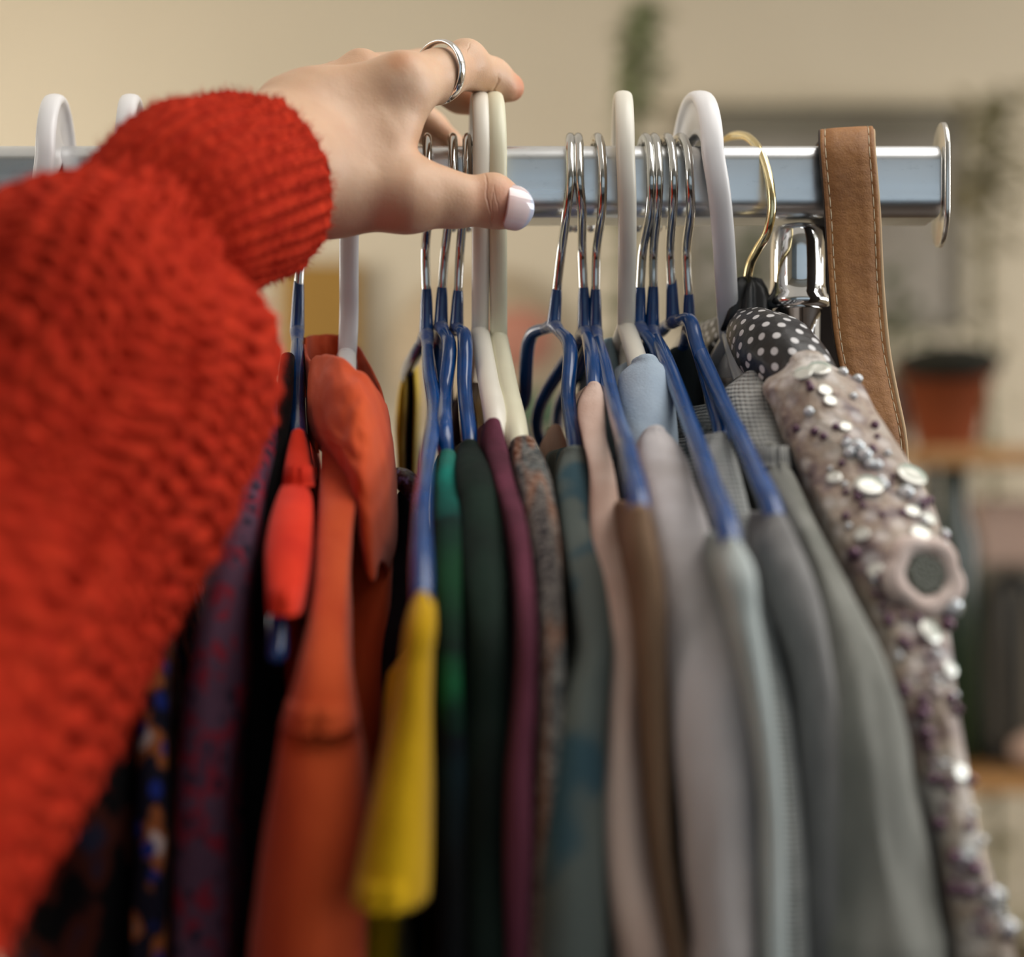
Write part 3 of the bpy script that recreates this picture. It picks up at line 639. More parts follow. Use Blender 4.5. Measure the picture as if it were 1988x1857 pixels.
garment('pale_tee', 'pale grey green tee beginning lowest, at the end of a blue hanger arm', 'shirt', [(1053, 1412, 1440, -.158), (1085, 1406, 1462, -.163), (1200, 1426, 1482, -.168), (1300, 1448, 1498, -.17), (1500, 1478, 1518, -.172), (1857, 1480, 1530, -.175)], 1268, fabric('pale_sage_jersey', (182, 188, 186), (160, 168, 166)), seed=25)
garment('charcoal_tee', 'grey tee in shadow between the ribbed sweater and the big grey cardigan', 'shirt', [(1008, 1498, 1532, -.135), (1050, 1488, 1556, -.142), (1150, 1508, 1600, -.15), (1300, 1555, 1625, -.155), (1450, 1565, 1650, -.158), (1857, 1575, 1660, -.16)], 1337, fabric('mid_grey_jersey', (136, 134, 132), (104, 102, 102)), seed=26)
gy = fabric('warm_grey_jersey', (142, 141, 134), (116, 116, 109), 50)
t = thing('grey_cardigan', 'large warm grey cardigan with a waffle-knit collar, left of the beaded top', 'cardigan', tuple(P(1500, 1500, 0)), 'clothes hanging on the rail')
V, Fc, uv = garment_mesh([(868, 1484, 1515, -.08), (900, 1476, 1540, -.086), (1000, 1520, 1592, -.108), (1100, 1566, 1642, -.128), (1200, 1586, 1690, -.142), (1300, 1596, 1735, -.152), (1450, 1590, 1780, -.16), (1600, 1590, 1806, -.164), (1750, 1598, 1838, -.167), (1857, 1608, 1866, -.17)], 1425, seed=27, folds=.005, fine=.0030); mk('sleeve', V, Fc, gy, t, uv=uv)
V, Fc, uv = garment_mesh([(727, 1446, 1476, -.05), (745, 1424, 1500, -.054), (800, 1420, 1520, -.065), (850, 1435, 1530, -.075), (905, 1470, 1548, -.086)], 1425, seed=28, hem=True, folds=.0008); mk('waffle_collar', V, Fc, knit('grey_waffle', (178, 176, 170), (150, 148, 144), .0022, .0009), t, uv=uv)
garment('grey_knit_vest', 'grey flecked knit vest glimpsed behind the blue arms', 'vest', [(790, 1380, 1412, -.03), (840, 1342, 1400, -.045), (900, 1345, 1410, -.055), (1000, 1380, 1440, -.075), (1300, 1430, 1500, -.1), (1857, 1480, 1540, -.12)], 1330, knit('flecked_grey_knit', (150, 154, 152), (100, 106, 106), .002), seed=29)
garment('slate_sweater', 'dark slate sweater shoulder behind the large white hanger', 'sweater', [(702, 1300, 1385, .035), (740, 1300, 1375, .035), (820, 1310, 1380, .03), (1000, 1340, 1400, .02)], 1345, fabric('slate_wool', (66, 72, 74), (48, 54, 56)), seed=30, hem=True)
garment('aqua_top', 'pale aqua top shoulder just behind the ivory hanger neck', 'shirt', [(672, 1140, 1160, .03), (700, 1128, 1170, .035), (800, 1110, 1175, .04), (900, 1100, 1180, .045)], 1180, fabric('pale_aqua', (176, 200, 208), (150, 176, 186)), seed=31, hem=True)
garment('peach_top', 'small peach top peeking between the ivory arm and the tweed', 'shirt', [(838, 1058, 1080, .05), (870, 1050, 1100, .05), (1000, 1050, 1100, .04)], 1080, fabric('peach_cotton', (214, 184, 164), (190, 150, 126)), seed=32, hem=True)
garment('maroon_top', 'dark maroon top behind the blue hangers under the thumb', 'shirt', [(756, 892, 906, .03), (800, 872, 912, .03), (900, 868, 925, .02), (1100, 880, 930, 0)], 895, fabric('dark_maroon', (52, 30, 32), (34, 20, 24)), seed=33, hem=True)

REG['red_shirt'] = ([(900, 565, 590, -.05), (1000, 555, 590, -.07), (1200, 540, 585, -.085)], 583)
REG['orange_shirt'] = ([(760, 655, 735, -.03), (900, 640, 765, -.05), (1050, 640, 768, -.07), (1300, 650, 750, -.085)], 680)
REG['pale_blue_shirt'] = ([(720, 1225, 1290, -.035), (860, 1225, 1300, -.045), (1000, 1235, 1310, -.07), (1300, 1260, 1330, -.09)], 1216)
REG['grey_cardigan'] = ([(740, 1440, 1500, -.05), (868, 1484, 1515, -.08), (1000, 1520, 1592, -.108), (1100, 1566, 1642, -.128)], 1425)
# ------------------------------------------------------------------ the hangers themselves
wire_hanger('blue wire hanger at the knit sleeve, holding the red short-sleeved shirt', 584, [(584, 0, 0), (584, 430, -.012), (583, 490, -.002), (580, 550, 0)],
    [(577, 640, 0), (577, 700, -.018), (577, 790, -.04), (578, 860, -.065), (560, 1020, -.105), (540, 1190, -.135), (538, 1270, -.142)], [(578, 690, .018), (582, 780, .04)], follow='red_shirt')
wire_hanger('blue wire hanger right under the thumb, dropping to the yellow sleeve', 828, [(830, 0, 0), (830, 420, -.013), (826, 470, -.003), (828, 565, 0)],
    [(828, 645, 0), (833, 715, -.018), (842, 790, -.04), (828, 900, -.085), (819, 1010, -.125), (819, 1172, -.150)], [(806, 688, .02), (790, 725, .05)])
wire_hanger('blue wire hanger under the thumb, shoulder in the teal shirt', 878, [(880, 0, 0), (873, 400, -.013), (864, 470, -.003), (858, 562, 0)],
    [(856, 632, 0), (872, 668, -.016), (864, 760, -.03), (864, 850, -.06), (866, 885, -.062)], [(846, 672, .018), (842, 770, .03)], follow='teal_shirt')
wire_hanger('blue wire hanger beside the thumb, shoulder in the dark green shirt', 907, [(907, 0, 0), (900, 400, -.013), (893, 470, -.003), (889, 568, 0)],
    [(886, 636, 0), (901, 650, -.014), (902, 750, -.03), (912, 868, -.056)], [(872, 652, .018), (866, 740, .03)], follow='green_shirt')
wire_hanger('blue wire hanger with wide-open fork, first right of the thumbnail', 1107, [(1107, 0, 0), (1100, 380, -.014), (1090, 440, -.005), (1081, 565, 0)],
    [(1075, 630, 0), (1104, 665, -.013), (1103, 770, -.03), (1117, 885, -.060)], [(1032, 650, .013), (1018, 775, .03), (1006, 810, .05)], follow='grey_green_shirt')
wire_hanger('blue wire hanger entering the narrow pink sleeve', 1121, [(1125, 0, 0), (1130, 400, -.013), (1130, 470, -.003), (1133, 562, 0)],
    [(1135, 640, 0), (1145, 670, -.013), (1154, 760, -.040)], [(1112, 680, .016), (1046, 795, .045), (1046, 850, .06)], follow='pink_blouse')
wire_hanger('blue wire hanger running behind the pink sleeve down to the brown one', 1156, [(1170, 0, 0), (1168, 400, -.014), (1158, 470, -.003), (1156, 566, 0)],
    [(1155, 640, 0), (1168, 690, -.02), (1195, 800, -.06), (1222, 890, -.115), (1242, 1000, -.143)], [(1130, 705, .02), (1085, 790, .05), (1080, 840, .07)])
wire_hanger('blue wire hanger directly right of the ivory plastic hook', 1249, [(1264, 0, 0), (1262, 400, -.013), (1248, 470, -.003), (1243, 562, 0)],
    [(1240, 632, 0), (1274, 678, -.015), (1282, 730, -.022)], [(1224, 700, .02), (1215, 770, .04)], follow='pale_blue_shirt')
wire_hanger('blue wire hanger in the close cluster of four, passing the pale blue collar', 1266, [(1279, 0, 0), (1276, 400, -.013), (1269, 470, -.003), (1268, 560, 0)],
    [(1266, 640, 0), (1285, 680, -.02), (1335, 810, -.07), (1378, 930, -.12), (1420, 1068, -.153)], [(1246, 705, .02), (1232, 770, .04)])
wire_hanger('blue wire hanger with squared fork and highest blue collar', 1290, [(1308, 0, 0), (1306, 400, -.013), (1301, 460, -.003), (1304, 546, 0)],
    [(1306, 622, 0), (1338, 622, -.012), (1352, 665, -.02), (1385, 780, -.046), (1402, 862, -.068)], [(1285, 640, .012), (1256, 665, .03)], follow='ribbed_sweater')
wire_hanger('blue wire hanger touching the large white hook, lowest blue collar', 1316, [(1339, 0, 0), (1341, 400, -.013), (1333, 470, -.003), (1337, 576, 0)],
    [(1338, 635, 0), (1352, 668, -.016), (1398, 770, -.055), (1456, 890, -.10), (1508, 1024, -.130)], [(1318, 700, .02), (1298, 765, .045)])
W = MAT['white']
plastic_hanger('white plastic hanger at the far left end of the rail, behind the knitted elbow', (112, 193), (80, 0), (92, 690, 0), [(80, 760, -.02), (70, 800, -.04)], [(110, 760, .03), (130, 850, .1)], W, web=1.35)
plastic_hanger('white plastic hanger with only its round hook top showing behind the red cuff', (257, 193), (236, 0), (235, 690, 0), [(225, 760, -.02), (220, 800, -.04)], [(250, 760, .03), (270, 850, .1)], W, web=1.35)
plastic_hanger('white plastic hanger tip peeking out between red cuff and wrist', (446, 190), (432, 0), (430, 700, 0), [(428, 750, -.02), (425, 800, -.04)], [(440, 760, .03), (450, 850, .1)], W)
plastic_hanger('white plastic hanger whose shaft drops below the wrist into the orange collar', (690, 192), (684, 0), (673, 700, 0), [(672, 750, -.02)], [(680, 760, .03), (700, 850, .1)], W, follow='orange_shirt')
plastic_hanger('cream plastic hanger pinched under the index finger, left one of the touching pair', (930, 187), (937, 0), (932, 655, 0), [(948, 740, -.028), (962, 820, -.05)], [(918, 735, .03), (905, 820, .08)], MAT['cream'], thick=.92, follow='plum_sweater')
plastic_hanger('ivory plastic hanger pinched under the index finger, right one of the touching pair', (956, 188), (969, 0), (968, 668, 0), [(985, 750, -.028), (1006, 860, -.056)], [(950, 740, .03), (940, 820, .08)], MAT['ivory'], thick=.92, follow='tweed_cardigan')
plastic_hanger('ivory plastic hanger standing alone left of the cluster of wire hooks', (1208, 187), (1216, 0), (1216, 645, 0), [(1238, 705, -.022), (1246, 745, -.030)], [(1192, 705, .03), (1170, 790, .08)], MAT['cream'], thick=.95, follow='pale_blue_shirt')
plastic_hanger('large white plastic hanger with broad curved hook left of the gold hook', (1350, 187), (1392, 0), (1420, 660, -.002), [(1440, 725, -.020), (1456, 765, -.032)], [(1380, 730, .03), (1350, 800, .07)], W, thick=1.15, follow='grey_cardigan')

# ------------------------------------------------------------------ beaded top
def beaded():
    t = thing('beaded_top', 'sheer blush top crusted with beads, sequins and a fabric flower, rightmost garment', 'top', tuple(P(1700, 1500, 0)), 'clothes hanging on the rail')
    m = M('blush_embroidered_mesh'); m.set(Roughness=.5); m.b.inputs['Sheen Weight'].default_value = .3
    v = m.coord(); base = m.ramp(m.noise(55, v, 4, .65), [(.32, lin((66, 44, 54))), (.43, lin((118, 94, 88))), (.5, lin((158, 136, 118))), (.6, lin((168, 154, 140))), (.7, lin((204, 196, 188)))])
    vo = m.node('ShaderNodeTexVoronoi'); vo.inputs['Scale'].default_value = 170; m.l.new(v, vo.inputs['Vector'])
    m.color(m.mix(m.ramp(vo.outputs['Distance'], [(.2, (.45, .45, .45, 1)), (.5, (0, 0, 0, 1))]), base, lin((226, 218, 214)))); m.bump(vo.outputs['Distance'], .0012, .8); m.bump(m.noise(300, v, 3), .001)
    rows = [(700, 1540, 1618, -.066), (732, 1508, 1680, -.074), (790, 1526, 1722, -.082), (850, 1548, 1762, -.090), (920, 1580, 1815, -.098), (980, 1612, 1852, -.108), (1040, 1640, 1868, -.116), (1120, 1672, 1862, -.126), (1200, 1705, 1862, -.134), (1300, 1745, 1878, -.142), (1450, 1785, 1898, -.15), (1600, 1825, 1920, -.156), (1750, 1855, 1948, -.16), (1857, 1872, 1985, -.163)]
    V, Fc, uv = garment_mesh(rows, 1455, seed=40, folds=.002, fine=.0022, nose=.9); body = mk('body', V, Fc, m.m, t, uv=uv)
    # embellishments sit on the camera-side skin of the body
    from mathutils.bvhtree import BVHTree
    bvh = BVHTree.FromPolygons([tuple(q) for q in V], [tuple(f) for f in Fc]); cp = Vector((0, CAMY, CAMZ))
    def hit(px, py):
        d = Vector(P(px, py, 0))-cp; d.normalize(); loc, nor, i, _ = bvh.ray_cast(cp, d)
        if loc is None:
            loc, nor, i, _ = bvh.find_nearest(Vector(P(px, py, -.11)))
        if nor.dot(d) > 0: nor = -nor
        return loc, nor
    pearl = M('iridescent_bead'); pearl.set(Roughness=.12, Metallic=.35); pearl.b.inputs['Coat Weight'].default_value = 1
    lw = pearl.node('ShaderNodeLayerWeight'); lw.inputs[0].default_value = .4
    pearl.color(pearl.ramp(lw.outputs['Facing'], [(0, lin((226, 220, 220))), (.35, lin((190, 196, 204))), (.65, lin((160, 176, 160))), (1, lin((120, 90, 120)))]))
    plum = M('plum_bead'); plum.set(Roughness=.2, Metallic=.4); plum.color(plum.ramp(plum.noise(200, plum.coord()), [(.4, lin((70, 44, 60))), (.6, lin((124, 90, 108)))]))
    disc = M('sequin_film'); disc.set(Roughness=.25, Metallic=.35); l2 = disc.node('ShaderNodeLayerWeight'); disc.color(disc.ramp(l2.outputs['Facing'], [(0, lin((226, 220, 214))), (.5, lin((206, 206, 196))), (.75, lin((170, 196, 180))), (1, lin((190, 160, 190)))]))
    def place(src, name, mat, px, py, s, flat=1.0):
        loc, nor = hit(px, py); o = src.copy(); COL.objects.link(o); o.name = name; o.parent = t
        o.location = loc+nor*s*.3*flat-Vector(ORG[t.name]); q = nor.to_track_quat('Z', 'Y'); o.rotation_mode = 'QUATERNION'; o.rotation_quaternion = q; o.scale = (s, s, s*flat)
    def proto(name, V, Fc, mat):
        me = bpy.data.meshes.new(name); me.from_pydata([tuple(q) for q in V], [], Fc); me.materials.append(mat); me.polygons.foreach_set('use_smooth', [True]*len(me.polygons)); return bpy.data.objects.new(name, me)
    Vs, Fs = sphere((0, 0, 0), 1, 9)
    pb, qb = proto('bead', Vs, Fs, pearl.m), proto('bead', Vs, Fs, plum.m)
    Vd, Fd = lathe([(.05, .12), (.5, .1), (.95, .18), (1, .12), (.95, -.02), (.3, -.05)], (0, 0, 0), 18); db = proto('sequin', Vd, Fd, disc.m)
    rr = random.Random(3)
    edge = [(1640, 722), (1668, 735), (1685, 752), (1704, 770), (1722, 790), (1732, 805), (1744, 838), (1790, 880), (1752, 856), (1862, 1028), (1868, 1060)]
    for px, py in edge: place(pb, 'bead', None, px-5, py+3, .0016 if rr.random() < .6 else .0023)
    for px, py, s in [(1572, 800, .0016), (1648, 880, .0018), (1655, 770, .0012), (1870, 1195, .0030), (1836, 1180, .0034), (1870, 1420, .0024), (1905, 1480, .0028), (1918, 1560, .003), (1925, 1740, .0026), (1950, 1800, .0024), (1700, 905, .0018)]: place(pb, 'bead', None, px, py, s)
    rows_ = interp_rows(rows, 4)
    def edges(py):
        i = int(np.argmin(abs(rows_[:, 0]-py))); return rows_[i, 1], rows_[i, 2]
    for k in range(64):
        py = rr.uniform(730, 1850); a, b = edges(py); f = rr.choice([rr.uniform(.0, .3), rr.uniform(.65, 1), rr.uniform(.1, .9)])
        place(qb, 'bead', None, a+(b-a)*f, py, rr.uniform(.0009, .0019))
    for k in range(60):
        py = rr.uniform(720, 1850); a, b = edges(py); place(pb if rr.random() < .5 else qb, 'crystal', None, a+(b-a)*rr.uniform(.05, .98), py, rr.uniform(.0007, .0013))
    for px, py, s in [(1765, 930, .0062), (1685, 950, .0056), (1560, 730, .004), (1590, 722, .005), (1770, 995, .003), (1675, 1040, .003), (1700, 1110, .003), (1800, 1230, .0045), (1785, 1040, .004), (1830, 1040, .0028), (1900, 1570, .0045), (1890, 1500, .003), (1610, 780, .0028), (1600, 760, .003), (1640, 830, .0025), (1620, 930, .003), (1800, 1010, .003), (1840, 1300, .003), (1860, 1500, .003), (1925, 1700, .003), (1880, 1650, .003), (1950, 1780, .003)]: place(db, 'sequin', None, px, py, s*.72)
    # flower: lobed cupped disc with dark centre
    loc, nor = hit(1778, 1128); c = np.array(loc)+np.array(nor)*.003; nn = np.array(nor)*.5+np.array([.0, -1.0, .1]); nn /= np.linalg.norm(nn)
    ux = np.cross(nn, [0, 0, 1]); ux /= np.linalg.norm(ux); uz = np.cross(ux, nn)
    if uz[2] < 0: uz = -uz
    fm = fabric('blush_flower_felt', (224, 206, 198), (206, 182, 172), 200); Rf = R(80, -.13); rings = []; th = np.linspace(0, 2*math.pi, 90, endpoint=False)
    lob = 1+.16*np.abs(np.cos(th*2.5+.5))-.07
    for f, h in ((.46, -.0002), (.52, .0014), (.7, .0028), (.88, .0026), (.98, .001), (1.0, -.0006), (.9, -.0014), (.4, -.0014)):
        rf = Rf*f*(1+(lob-1)*f); rings.append(c+rf[:, None]*(np.cos(th)[:, None]*ux+np.sin(th)[:, None]*uz)+nn*h)
    mk('flower', *loft(rings, False, False), fm, t)
    dots = []
    for k in range(46):
        a = k*2.4; r_ = Rf*.46*math.sqrt(k/46); dots.append(sphere(c+r_*(math.cos(a)*ux+math.sin(a)*uz)+nn*.0009, .0012, 6))
    mk('flower_centre', *merge(dots), plain('grey_green_bead', (98, 100, 88), .25), t)
beaded()

# ------------------------------------------------------------------ the person: left hand, ring, red sweater
def surface_nets(f, org, h):
    s = f < 0; nx, ny, nz_ = f.shape
    acc = np.zeros((nx-1, ny-1, nz_-1, 3)); cnt = np.zeros((nx-1, ny-1, nz_-1))
    cs = [(a, b, c) for a in (0, 1) for b in (0, 1) for c in (0, 1)]
    sl = lambda o: f[o[0]:nx-1+o[0], o[1]:ny-1+o[1], o[2]:nz_-1+o[2]]
    for ax in range(3):
        for o in cs:
            if o[ax]: continue
            e = list(o); e[ax] = 1; a, b = sl(o), sl(e); m_ = (a < 0) != (b < 0)
            tt = np.where(m_, a/np.where(m_, a-b, 1), 0); p = np.zeros(acc.shape)
            for k in range(3): p[..., k] = o[k]
            p[..., ax] += tt; acc += p*m_[..., None]; cnt += m_
    act = cnt > 0; idx = -np.ones(act.shape, int); idx[act] = np.arange(act.sum())
    ii = np.argwhere(act); V = org+(ii+acc[act]/cnt[act][:, None])*h; Fc = []
    for ax in range(3):
        b_, c_ = (ax+1) % 3, (ax+2) % 3
        lo = [slice(None)]*3; hi = [slice(None)]*3; lo[ax] = slice(0, -1); hi[ax] = slice(1, None)
        ch = s[tuple(lo)] != s[tuple(hi)]
        for i in np.argwhere(ch):
            if i[b_] == 0 or i[c_] == 0 or i[b_] >= f.shape[b_]-1 or i[c_] >= f.shape[c_]-1: continue
            q = []
            for db, dc in ((-1, -1), (0, -1), (0, 0), (-1, 0)):
                j = i.copy(); j[b_] += db; j[c_] += dc; q.append(idx[tuple(j)])
            if not s[tuple(i)]: q = q[::-1]
            Fc.append(tuple(q))
    return V, Fc

HAND_J = {}
def hand_mesh():
    caps = []
    def C(a, b, ra, rb, k=5): caps.append((P(*a)*1000, P(*b)*1000, ra, rb, k))
    # forearm and wrist
    C((470, 330, -.078), (585, 318, -.058), 21, 19, 9); C((540, 262, -.058), (610, 222, -.048), 14.5, 14, 8); C((560, 375, -.060), (640, 380, -.055), 13.5, 12.5, 8)
    # metacarpal fan
    C((600, 228, -.046), (780, 170, -.044), 14.5, 11, 7); C((600, 208, -.030), (703, 166, -.022), 13.5, 10.2, 7)
    C((590, 225, -.015), (655, 180, -.002), 13, 10, 7); C((590, 245, -.008), (625, 215, .012), 12, 9.5, 7)
    C((610, 300, -.050), (762, 238, -.046), 15, 10.5, 7); C((620, 330, -.053), (750, 290, -.050), 14.5, 9.0, 7)
    # thumb: metacarpal, proximal, distal
    C((635, 372, -.052), (790, 383, -.052), 13.8, 11.4, 7); C((790, 383, -.052), (880, 389, -.047), 11.0, 8.9, 5)
    C((880, 389, -.047), (955, 393, -.042), 8.8, 8.5, 4); C((955, 393, -.042), (978, 401, -.0395), 8.5, 7.8, 3); C((978, 401, -.0395), (989, 407, -.038), 7.5, 5.9, 3)
    C((760, 335, -.050), (840, 364, -.049), 8.5, 7.0, 6)
    # index
    C((780, 168, -.046), (850, 148, -.030), 10.6, 9.0, 5); C((850, 148, -.030), (905, 128, -.015), 8.9, 8.2, 4)
    C((905, 129, -.015), (955, 153, -.002), 8.2, 7.8, 3); C((955, 153, -.002), (988, 168, .003), 7.6, 5.9, 3)
    C((982, 172, .000), (995, 173, .003), 5.6, 4.6, 2)
    # middle, ring, little finger reaching over the rail
    C((703, 160, -.020), (815, 140, .018), 10.4, 8.6, 5); C((815, 140, .018), (893, 180, .016), 8.4, 7.6, 3); C((893, 184, .016), (952, 203, .012), 7.3, 6.0, 3)
    C((655, 182, .0), (765, 190, .034), 9.8, 8.2, 4); C((765, 190, .034), (835, 250, .036), 8.2, 7.4, 3); C((835, 250, .036), (872, 278, .032), 7.2, 6.2, 3)
    C((625, 216, .014), (720, 232, .040), 9.2, 7.4, 4); C((720, 232, .040), (775, 285, .045), 7.2, 6.6, 3); C((775, 285, .045), (805, 320, .042), 6.4, 5.6, 3)
    # knuckle bumps
    pts = [(700, 122, -.022, 3.6), (778, 132, -.048, 2.6), (903, 110, -.016, 5.2), (958, 374, -.045, 5.6), (655, 140, -.006, 3.4), (540, 194, -.052, 5.5)]
    A = np.array([min(c[0][i], c[1][i])-max(c[2], c[3])-3 for c in caps for i in range(3)]).reshape(-1, 3).min(0)
    B = np.array([max(c[0][i], c[1][i])+max(c[2], c[3])+3 for c in caps for i in range(3)]).reshape(-1, 3).max(0)
    h = .85; n = np.ceil((B-A)/h).astype(int)+1
    gx, gy, gz = np.meshgrid(*[A[i]+h*np.arange(n[i]) for i in range(3)], indexing='ij'); G = np.stack([gx, gy, gz], -1).astype(np.float32)
    fld = None
    for a, b, ra, rb, k in caps:
        ab = (b-a).astype(np.float32); tt = np.clip(((G-a.astype(np.float32))@ab)/float(ab@ab), 0, 1)
        d = np.linalg.norm(G-a.astype(np.float32)-tt[..., None]*ab, axis=-1)-(ra+(rb-ra)*tt)
        if fld is None: fld = d
        else:
            hh = np.clip(.5+.5*(fld-d)/k, 0, 1); fld = fld*(1-hh)+d*hh-k*hh*(1-hh)
    for px, py, Y, r in pts:
        c = (P(px, py, Y)*1000).astype(np.float32); d = np.linalg.norm(G-c, axis=-1)-r; k = 6
        hh = np.clip(.5+.5*(fld-d)/k, 0, 1); fld = fld*(1-hh)+d*hh-k*hh*(1-hh)
    fld = fld+0.9  # undo the swelling of the smooth union
    V, Fc = surface_nets(fld, A.astype(float), h); V = V/1000
    return V, Fc

def skin_mat():
    m = M('skin'); m.set(Roughness=.48); v = m.coord()
    base = m.ramp(m.noise(38, v, 3, .55), [(.3, lin((200, 156, 124))), (.5, lin((210, 170, 138))), (.7, lin((217, 182, 152)))])
    g = m.node('ShaderNodeNewGeometry')
    def spot(px, py, Y, r, soft):
        vm = m.node('ShaderNodeVectorMath', operation='DISTANCE'); m.l.new(g.outputs['Position'], vm.inputs[0]); vm.inputs[1].default_value = tuple(P(px, py, Y))
        mr = m.node('ShaderNodeMapRange', interpolation_type='SMOOTHSTEP'); mr.inputs['From Min'].default_value = r; mr.inputs['From Max'].default_value = r+soft
        mr.inputs['To Min'].default_value = .6; mr.inputs['To Max'].default_value = 0; m.l.new(vm.outputs['Value'], mr.inputs['Value']); return mr.outputs[0]
    red = lin((206, 122, 88)); tan = lin((196, 134, 92))
    for a, c in ((spot(1005, 172, .002, .002, .008), red), (spot(775, 115, -.055, .001, .006), tan), (spot(958, 395, -.05, .003, .009), lin((214, 152, 118))), (spot(955, 205, .012, .003, .012), lin((216, 110, 74))), (spot(1000, 405, -.046, .003, .008), lin((228, 160, 140)))):
        base = m.mix(a, base, c)
    m.color(base); m.b.inputs['Subsurface Weight'].default_value = .22; m.b.inputs['Subsurface Radius'].default_value = (.008, .003, .0015); m.b.inputs['Subsurface Scale'].default_value = .6
    vo = m.node('ShaderNodeTexVoronoi', feature='DISTANCE_TO_EDGE'); vo.inputs['Scale'].default_value = 900; m.l.new(v, vo.inputs['Vector'])
    m.bump(vo.outputs['Distance'], .00012, .5); m.bump(m.noise(420, m.coord(), 4, .65), .0004, .3); m.bump(m.noise(90, v, 2), .0012, .25)
    # skin creases: thin wavy grooves crossing a digit at a given world x, faded away from the joint
    sp = m.node('ShaderNodeSeparateXYZ'); m.l.new(g.outputs['Position'], sp.inputs[0]); wob = m.noise(160, v, 2)
    for px, py, Y, slope, depth, w, rad in ((948, 388, -.050, .12, .0003, .00025, .0085), (957, 396, -.050, -.1, .00012, .0002, .005), (965, 390, -.05, .2, .00012, .0002, .005),
                                             (918, 160, -.012, -.5, .0006, .0004, .006), (905, 118, -.02, -.2, .0003, .0003, .005), (960, 172, -.006, -.4, .0005, .0004, .0055)):
        c = P(px, py, Y); xx = m.math('ADD', m.math('SUBTRACT', sp.outputs[0], c[0]), m.math('ADD', m.math('MULTIPLY', m.math('SUBTRACT', sp.outputs[2], c[2]), slope), m.math('MULTIPLY', m.math('SUBTRACT', wob, .5), .003)))
        gr = m.math('POWER', 2.718, m.math('MULTIPLY', m.math('MULTIPLY', xx, xx), -1/(w*w)))
        vm = m.node('ShaderNodeVectorMath', operation='DISTANCE'); m.l.new(g.outputs['Position'], vm.inputs[0]); vm.inputs[1].default_value = tuple(c)
        mr = m.node('ShaderNodeMapRange', interpolation_type='SMOOTHSTEP'); mr.inputs['From Min'].default_value = rad*.6; mr.inputs['From Max'].default_value = rad*1.3; mr.inputs['To Min'].default_value = 1; mr.inputs['To Max'].default_value = 0
        m.l.new(vm.outputs['Value'], mr.inputs['Value']); m.bump(m.math('MULTIPLY', m.math('MULTIPLY', gr, mr.outputs[0]), -1.0), depth*1.5, .8)
    return m.m

